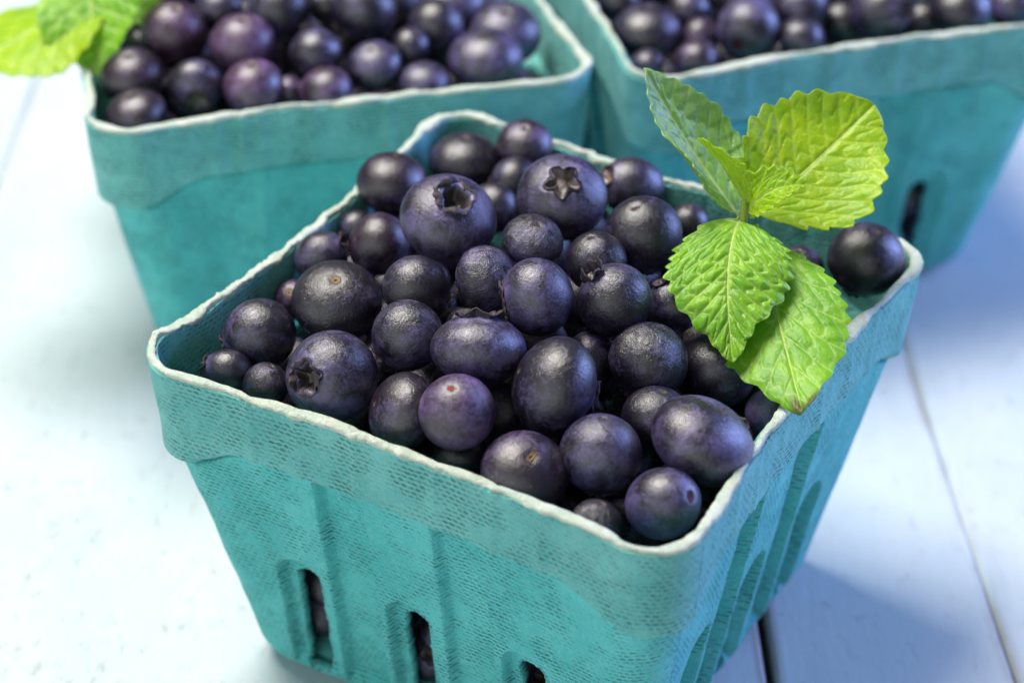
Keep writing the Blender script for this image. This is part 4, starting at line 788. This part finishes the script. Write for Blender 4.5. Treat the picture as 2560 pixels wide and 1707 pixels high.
# ------------------------------------------------------------------ mint
def leaf(root, base, ctrl, tip, side, width, relief, mat, seed, cup=0.0, wave=.03, nteeth=13, tooth=.09, umax=.42, nv=8, brown=0.0, petiole=.10, twist=0.0, sharp=.22):
    nu, nw = 170, 120
    base, ctrl, tip, side = (np.array(v, float) for v in (base, ctrl, tip, side))
    L = np.linalg.norm(tip - base)
    U = np.linspace(0, 1, nu); Vv = np.linspace(-1, 1, nw)
    rng = np.random.default_rng(seed)
    ub = np.clip((U - petiole) / (1 - petiole), 0, 1)
    # ovate outline, blunt base, pointed tip
    k = math.log(.5) / math.log(umax)
    prof = np.sin(np.pi * np.clip(ub, 0, 1) ** k) ** .62
    prof = np.where(ub > .55, prof * (1 - sharp * sstep(.55, 1, ub)), prof)
    wl = {}
    for sgn in (-1, 1):
        ph = ub * nteeth + (.3 if sgn > 0 else 0) + .25 * np.sin(ub * 9 + seed)
        fr = ph - np.floor(ph)
        saw = sstep(0, 1, np.where(fr < .72, fr / .72, (1 - fr) / .28)) - .45 + .25 * np.sin(np.floor(ph) * 2.3 + seed)
        wl[sgn] = prof * width * .5 * (1 + .035 * np.sin(ub * 7 + seed * sgn)) + tooth * width * .5 * saw * np.clip(prof * 2.2, 0, 1) * sstep(0.02, .12, ub)
        wl[sgn] = np.maximum(wl[sgn], .035)
    UU, VV = np.meshgrid(U, Vv, indexing='ij'); UB = np.repeat(ub[:, None], nw, 1)
    half = np.where(VV < 0, wl[-1][:, None], wl[1][:, None])
    X = VV * half; AX = np.abs(X) / (width * .5); sg = np.sign(VV)
    # pinnate veins leaving the midrib forward, with cross veins between
    s = (UB - .42 * AX + .06 * AX ** 2) * nv + np.where(sg > 0, .35, 0) + .10 * np.sin(AX * 7 + seed)
    fs = s - np.floor(s); rid = np.floor(s)
    dv = np.minimum(fs, 1 - fs) / nv * L
    hsh = np.modf(np.abs(np.sin(rid * 12.9898 + sg * 4.1 + seed) * 43758.5))[0]
    cx = AX * 4.2 + hsh + .25 * np.sin(fs * 5 + rid)
    fc = cx - np.floor(cx); dc = np.minimum(fc, 1 - fc) / 4.2 * width * .5
    dm = np.abs(X)
    near = np.minimum(np.minimum(dv, dc * 1.25 + .01), dm)
    sec = np.modf(np.abs(np.sin(np.floor(cx) * 78.2 + rid * 37.7 + sg + seed) * 9631.7))[0]
    puff = (1 - np.exp(-(near / .070) ** 1.3)) * (.6 + .8 * sec)
    edge = 1 - np.abs(VV)
    puff = puff * (.35 + .65 * sstep(0, .18, edge)) * sstep(0.0, .08, UB)
    Z = relief * puff - .02 * np.exp(-(dm / .05) ** 2)
    Z = Z + wave * width * np.sin(UB * 11 + sg * 1.3 + seed) * np.abs(VV) ** 2
    vein = np.maximum(np.maximum(np.exp(-(dm / (.045 * (1.15 - .7 * UU))) ** 2), .62 * np.exp(-(dv / .026) ** 2)), .40 * np.exp(-(dc / .020) ** 2))
    vein = np.where(UB < .02, 1, vein)
    B = ((1 - U) ** 2)[:, None] * base + (2 * U * (1 - U))[:, None] * ctrl + (U ** 2)[:, None] * tip
    T = 2 * (1 - U)[:, None] * (ctrl - base) + 2 * U[:, None] * (tip - ctrl); T /= np.linalg.norm(T, axis=1)[:, None]
    Sd = side[None] - T * (T @ side)[:, None]; Sd /= np.linalg.norm(Sd, axis=1)[:, None]
    N = np.cross(Sd, T)
    if N.mean(0) @ np.array([0, -.5, .86]) < 0: N = -N          # upper face towards the light
    ang = twist * (U - .3)
    Sd, N = Sd * np.cos(ang)[:, None] + N * np.sin(ang)[:, None], N * np.cos(ang)[:, None] - Sd * np.sin(ang)[:, None]
    phi = cup * np.abs(VV) * (prof[:, None] * .7 + .3) * 1.0
    lat = X * np.where(np.abs(phi) > 1e-4, np.sin(phi) / np.where(np.abs(phi) > 1e-4, phi, 1), 1)
    dep = np.abs(X) * np.where(np.abs(phi) > 1e-4, (1 - np.cos(phi)) / np.where(np.abs(phi) > 1e-4, phi, 1), 0)
    P = B[:, None] + Sd[:, None] * lat[..., None] + N[:, None] * (Z + dep)[..., None]
    P = P.reshape(-1, 3)
    idx = np.arange(nu * nw).reshape(nu, nw)
    F = np.stack([idx[:-1, :-1], idx[:-1, 1:], idx[1:, 1:], idx[1:, :-1]], -1).reshape(-1, 4)
    loc = np.array(root.location)
    o = mesh_obj('leaf', P - loc, F, mat, root)
    vattr(o, 'vein', vein.ravel())
    vattr(o, 'brown', (brown * sstep(.93, .985, UU - .02 * np.sin(VV * 5))).ravel())
    mid = P.reshape(nu, nw, 3); cl = (mid[:, nw // 2 - 1] + mid[:, nw // 2]) / 2 - loc + N * .006
    i0, i1 = int(petiole * nu * .5), int(nu * .95); ii = np.linspace(i0, i1, 40).astype(int); kk = 8; V2 = []
    for q, i in enumerate(ii):
        rr = (.034 - .026 * q / 39) * (width / 2.2) ** .5
        for j in range(kk):
            an = 2 * math.pi * j / kk; V2.append(cl[i] + Sd[i] * rr * math.cos(an) + N[i] * rr * .7 * math.sin(an))
    id2 = np.arange(40 * kk).reshape(40, kk); n2_ = np.roll(id2, -1, 1)
    F2 = [tuple(f) for f in np.stack([id2[:-1], n2_[:-1], n2_[1:], id2[1:]], -1).reshape(-1, 4)] + [tuple(id2[0][::-1]), tuple(id2[-1])]
    mesh_obj('midrib', V2, F2, M_RIB, o)
    md = o.modifiers.new('leaf thickness', 'SOLIDIFY'); md.thickness = .025; md.offset = 0; md.use_rim = True
    return o
def stem(root, pts, r0, r1):
    pts = np.array(pts, float); n = 24; k = 10
    t = np.linspace(0, 1, n); seg = np.linspace(0, 1, len(pts))
    C = np.c_[[np.interp(t, seg, pts[:, i]) for i in range(3)]].T
    C[1:-1] = (C[:-2] + 2 * C[1:-1] + C[2:]) / 4
    T = np.gradient(C, axis=0); T /= np.linalg.norm(T, axis=1)[:, None]
    a = np.cross(T, [1, 0, .2]); a /= np.linalg.norm(a, axis=1)[:, None]; b = np.cross(T, a)
    V = []
    for i in range(n):
        r = r0 + (r1 - r0) * t[i]
        for j in range(k):
            an = 2 * math.pi * j / k; rr = r * (1 + .12 * math.cos(4 * an))
            V.append(C[i] + a[i] * rr * math.cos(an) + b[i] * rr * math.sin(an) - np.array(root.location))
    idx = np.arange(n * k).reshape(n, k); nx = np.roll(idx, -1, 1)
    F = [tuple(f) for f in np.stack([idx[:-1], nx[:-1], nx[1:], idx[1:]], -1).reshape(-1, 4)] + [tuple(idx[0][::-1]), tuple(idx[-1])]
    return mesh_obj('stem', V, F, M_STEM, root)
MINT = [{'foot': [3.739, 1.727, 6.6],
  'label': 'fresh bright green mint sprig stuck into the front basket of blueberries',
  'leaves': [{'base': [3.461, 0.25, 9.055],
              'ctrl': [3.015, -1.018, 9.069],
              'cup': -0.35,
              'nteeth': 11,
              'nv': 9,
              'petiole': 0.03,
              'relief': 0.062,
              'seed': 3,
              'sharp': 0.38,
              'side': [0.999, -0.04, 0.119],
              'tip': [3.225, -2.45, 7.791],
              'tooth': 0.085,
              'umax': 0.4,
              'width': 2.25},
             {'base': [3.762, 0.288, 8.935],
              'brown': 1.0,
              'ctrl': [4.008, -0.91, 8.17],
              'cup': -0.35,
              'nteeth': 11,
              'nv': 6,
              'petiole': 0.14,
              'relief': 0.026,
              'seed': 8,
              'sharp': 0.3,
              'side': [0.997, -0.001, 0.262],
              'tip': [4.347, -3.575, 7.571],
              'tooth': 0.06,
              'umax': 0.5,
              'width': 2.5,
              'young': False},
             {'base': [3.673, 0.349, 9.023],
              'ctrl': [4.674, 1.179, 9.431],
              'cup': 0.45,
              'nteeth': 9,
              'nv': 8,
              'petiole': 0.05,
              'relief': 0.024,
              'seed': 12,
              'sharp': 0.12,
              'side': [0.67, -0.574, -0.442],
              'tip': [5.975, 2.152, 10.397],
              'tooth': 0.075,
              'umax': 0.52,
              'width': 2.85,
              'young': True},
             {'base': [3.512, 0.378, 8.977],
              'ctrl': [2.665, 1.415, 9.597],
              'cup': 0.9,
              'nteeth': 12,
              'nv': 8,
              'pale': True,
              'petiole': 0.05,
              'relief': 0.03,
              'seed': 17,
              'side': [0.751, 0.488, -0.385],
              'tip': [1.71, 1.915, 11.196],
              'tooth': 0.06,
              'umax': 0.45,
              'width': 2.0},
             {'base': [3.577, 0.45, 9.256],
              'ctrl': [3.32, 0.581, 9.885],
              'cup': 0.8,
              'nteeth': 7,
              'nv': 6,
              'petiole': 0.02,
              'relief': 0.05,
              'seed': 21,
              'side': [0.556, -0.716, 0.019],
              'tip': [2.65, 0.812, 10.394],
              'tooth': 0.2,
              'width': 0.8,
              'young': True},
             {'base': [3.606, 0.351, 9.148],
              'ctrl': [3.953, 0.335, 9.793],
              'cup': 0.8,
              'nteeth': 8,
              'nv': 6,
              'petiole': 0.02,
              'relief': 0.05,
              'seed': 25,
              'side': [0.261, -0.836, -0.329],
              'tip': [4.565, 0.225, 9.81],
              'tooth': 0.16,
              'width': 0.95,
              'young': True}],
  'stem': [[3.739, 1.727, 6.6], [3.5, -0.002, 8.428], [3.525, 0.244, 8.958], [3.545, 0.474, 9.326]]},
 {'foot': [-9.396, 12.038, 7.0],
  'label': 'blurred mint sprig at the left edge of the rear left basket',
  'leaves': [{'base': [-9.536, 11.085, 8.454],
              'ctrl': [-10.721, 10.11, 7.75],
              'cup': -0.25,
              'nteeth': 12,
              'nv': 7,
              'petiole': 0.08,
              'relief': 0.03,
              'seed': 31,
              'side': [0.341, 0.808, 0.201],
              'tip': [-12.751, 8.97, 7.157],
              'tooth': 0.05,
              'umax': 0.5,
              'width': 3.5,
              'young': True},
             {'base': [-9.998, 10.965, 8.984],
              'ctrl': [-9.918, 9.593, 8.407],
              'cup': 0.4,
              'nteeth': 12,
              'nv': 7,
              'petiole': 0.05,
              'relief': 0.03,
              'seed': 35,
              'side': [0.999, -0.169, 0.196],
              'tip': [-9.508, 8.672, 7.254],
              'tooth': 0.05,
              'width': 2.4},
             {'base': [-9.421, 11.177, 8.412],
              'ctrl': [-9.072, 10.796, 8.213],
              'cup': 0.5,
              'nteeth': 10,
              'nv': 7,
              'petiole': 0.05,
              'relief': 0.03,
              'seed': 37,
              'side': [0.894, 0.318, 0.283],
              'tip': [-8.741, 10.568, 7.532],
              'tooth': 0.05,
              'width': 1.5},
             {'base': [-9.495, 11.211, 8.636],
              'ctrl': [-9.54, 11.772, 9.096],
              'cup': 0.5,
              'nteeth': 12,
              'nv': 7,
              'petiole': 0.05,
              'relief': 0.03,
              'seed': 39,
              'side': [0.798, -0.347, 0.377],
              'tip': [-9.252, 12.662, 9.853],
              'tooth': 0.05,
              'width': 1.9,
              'young': True}],
  'stem': [[-9.396, 12.038, 7.0], [-9.36, 11.107, 7.959], [-9.495, 11.186, 8.6]]}]
for sp in MINT:
    root = empty('mint_sprig', sp['foot'])
    tag(root, sp['label'], 'mint')
    stem(root, sp['stem'], sp.get('r0', .10), sp.get('r1', .075))
    for L_ in sp['leaves']:
        kw = dict(L_); mt = M_LEAF_YOUNG if kw.pop('young', False) else M_LEAF_SHEEN if kw.pop('pale', False) else M_LEAF
        leaf(root, kw.pop('base'), kw.pop('ctrl'), kw.pop('tip'), kw.pop('side'), kw.pop('width'), kw.pop('relief'), mt, **kw)

# ------------------------------------------------------------------ centimetres -> metres
for o in list(scene.objects):
    if o.parent is None and o.type in {'MESH', 'EMPTY'}:
        o.location = o.location * S
        o.scale = o.scale * S
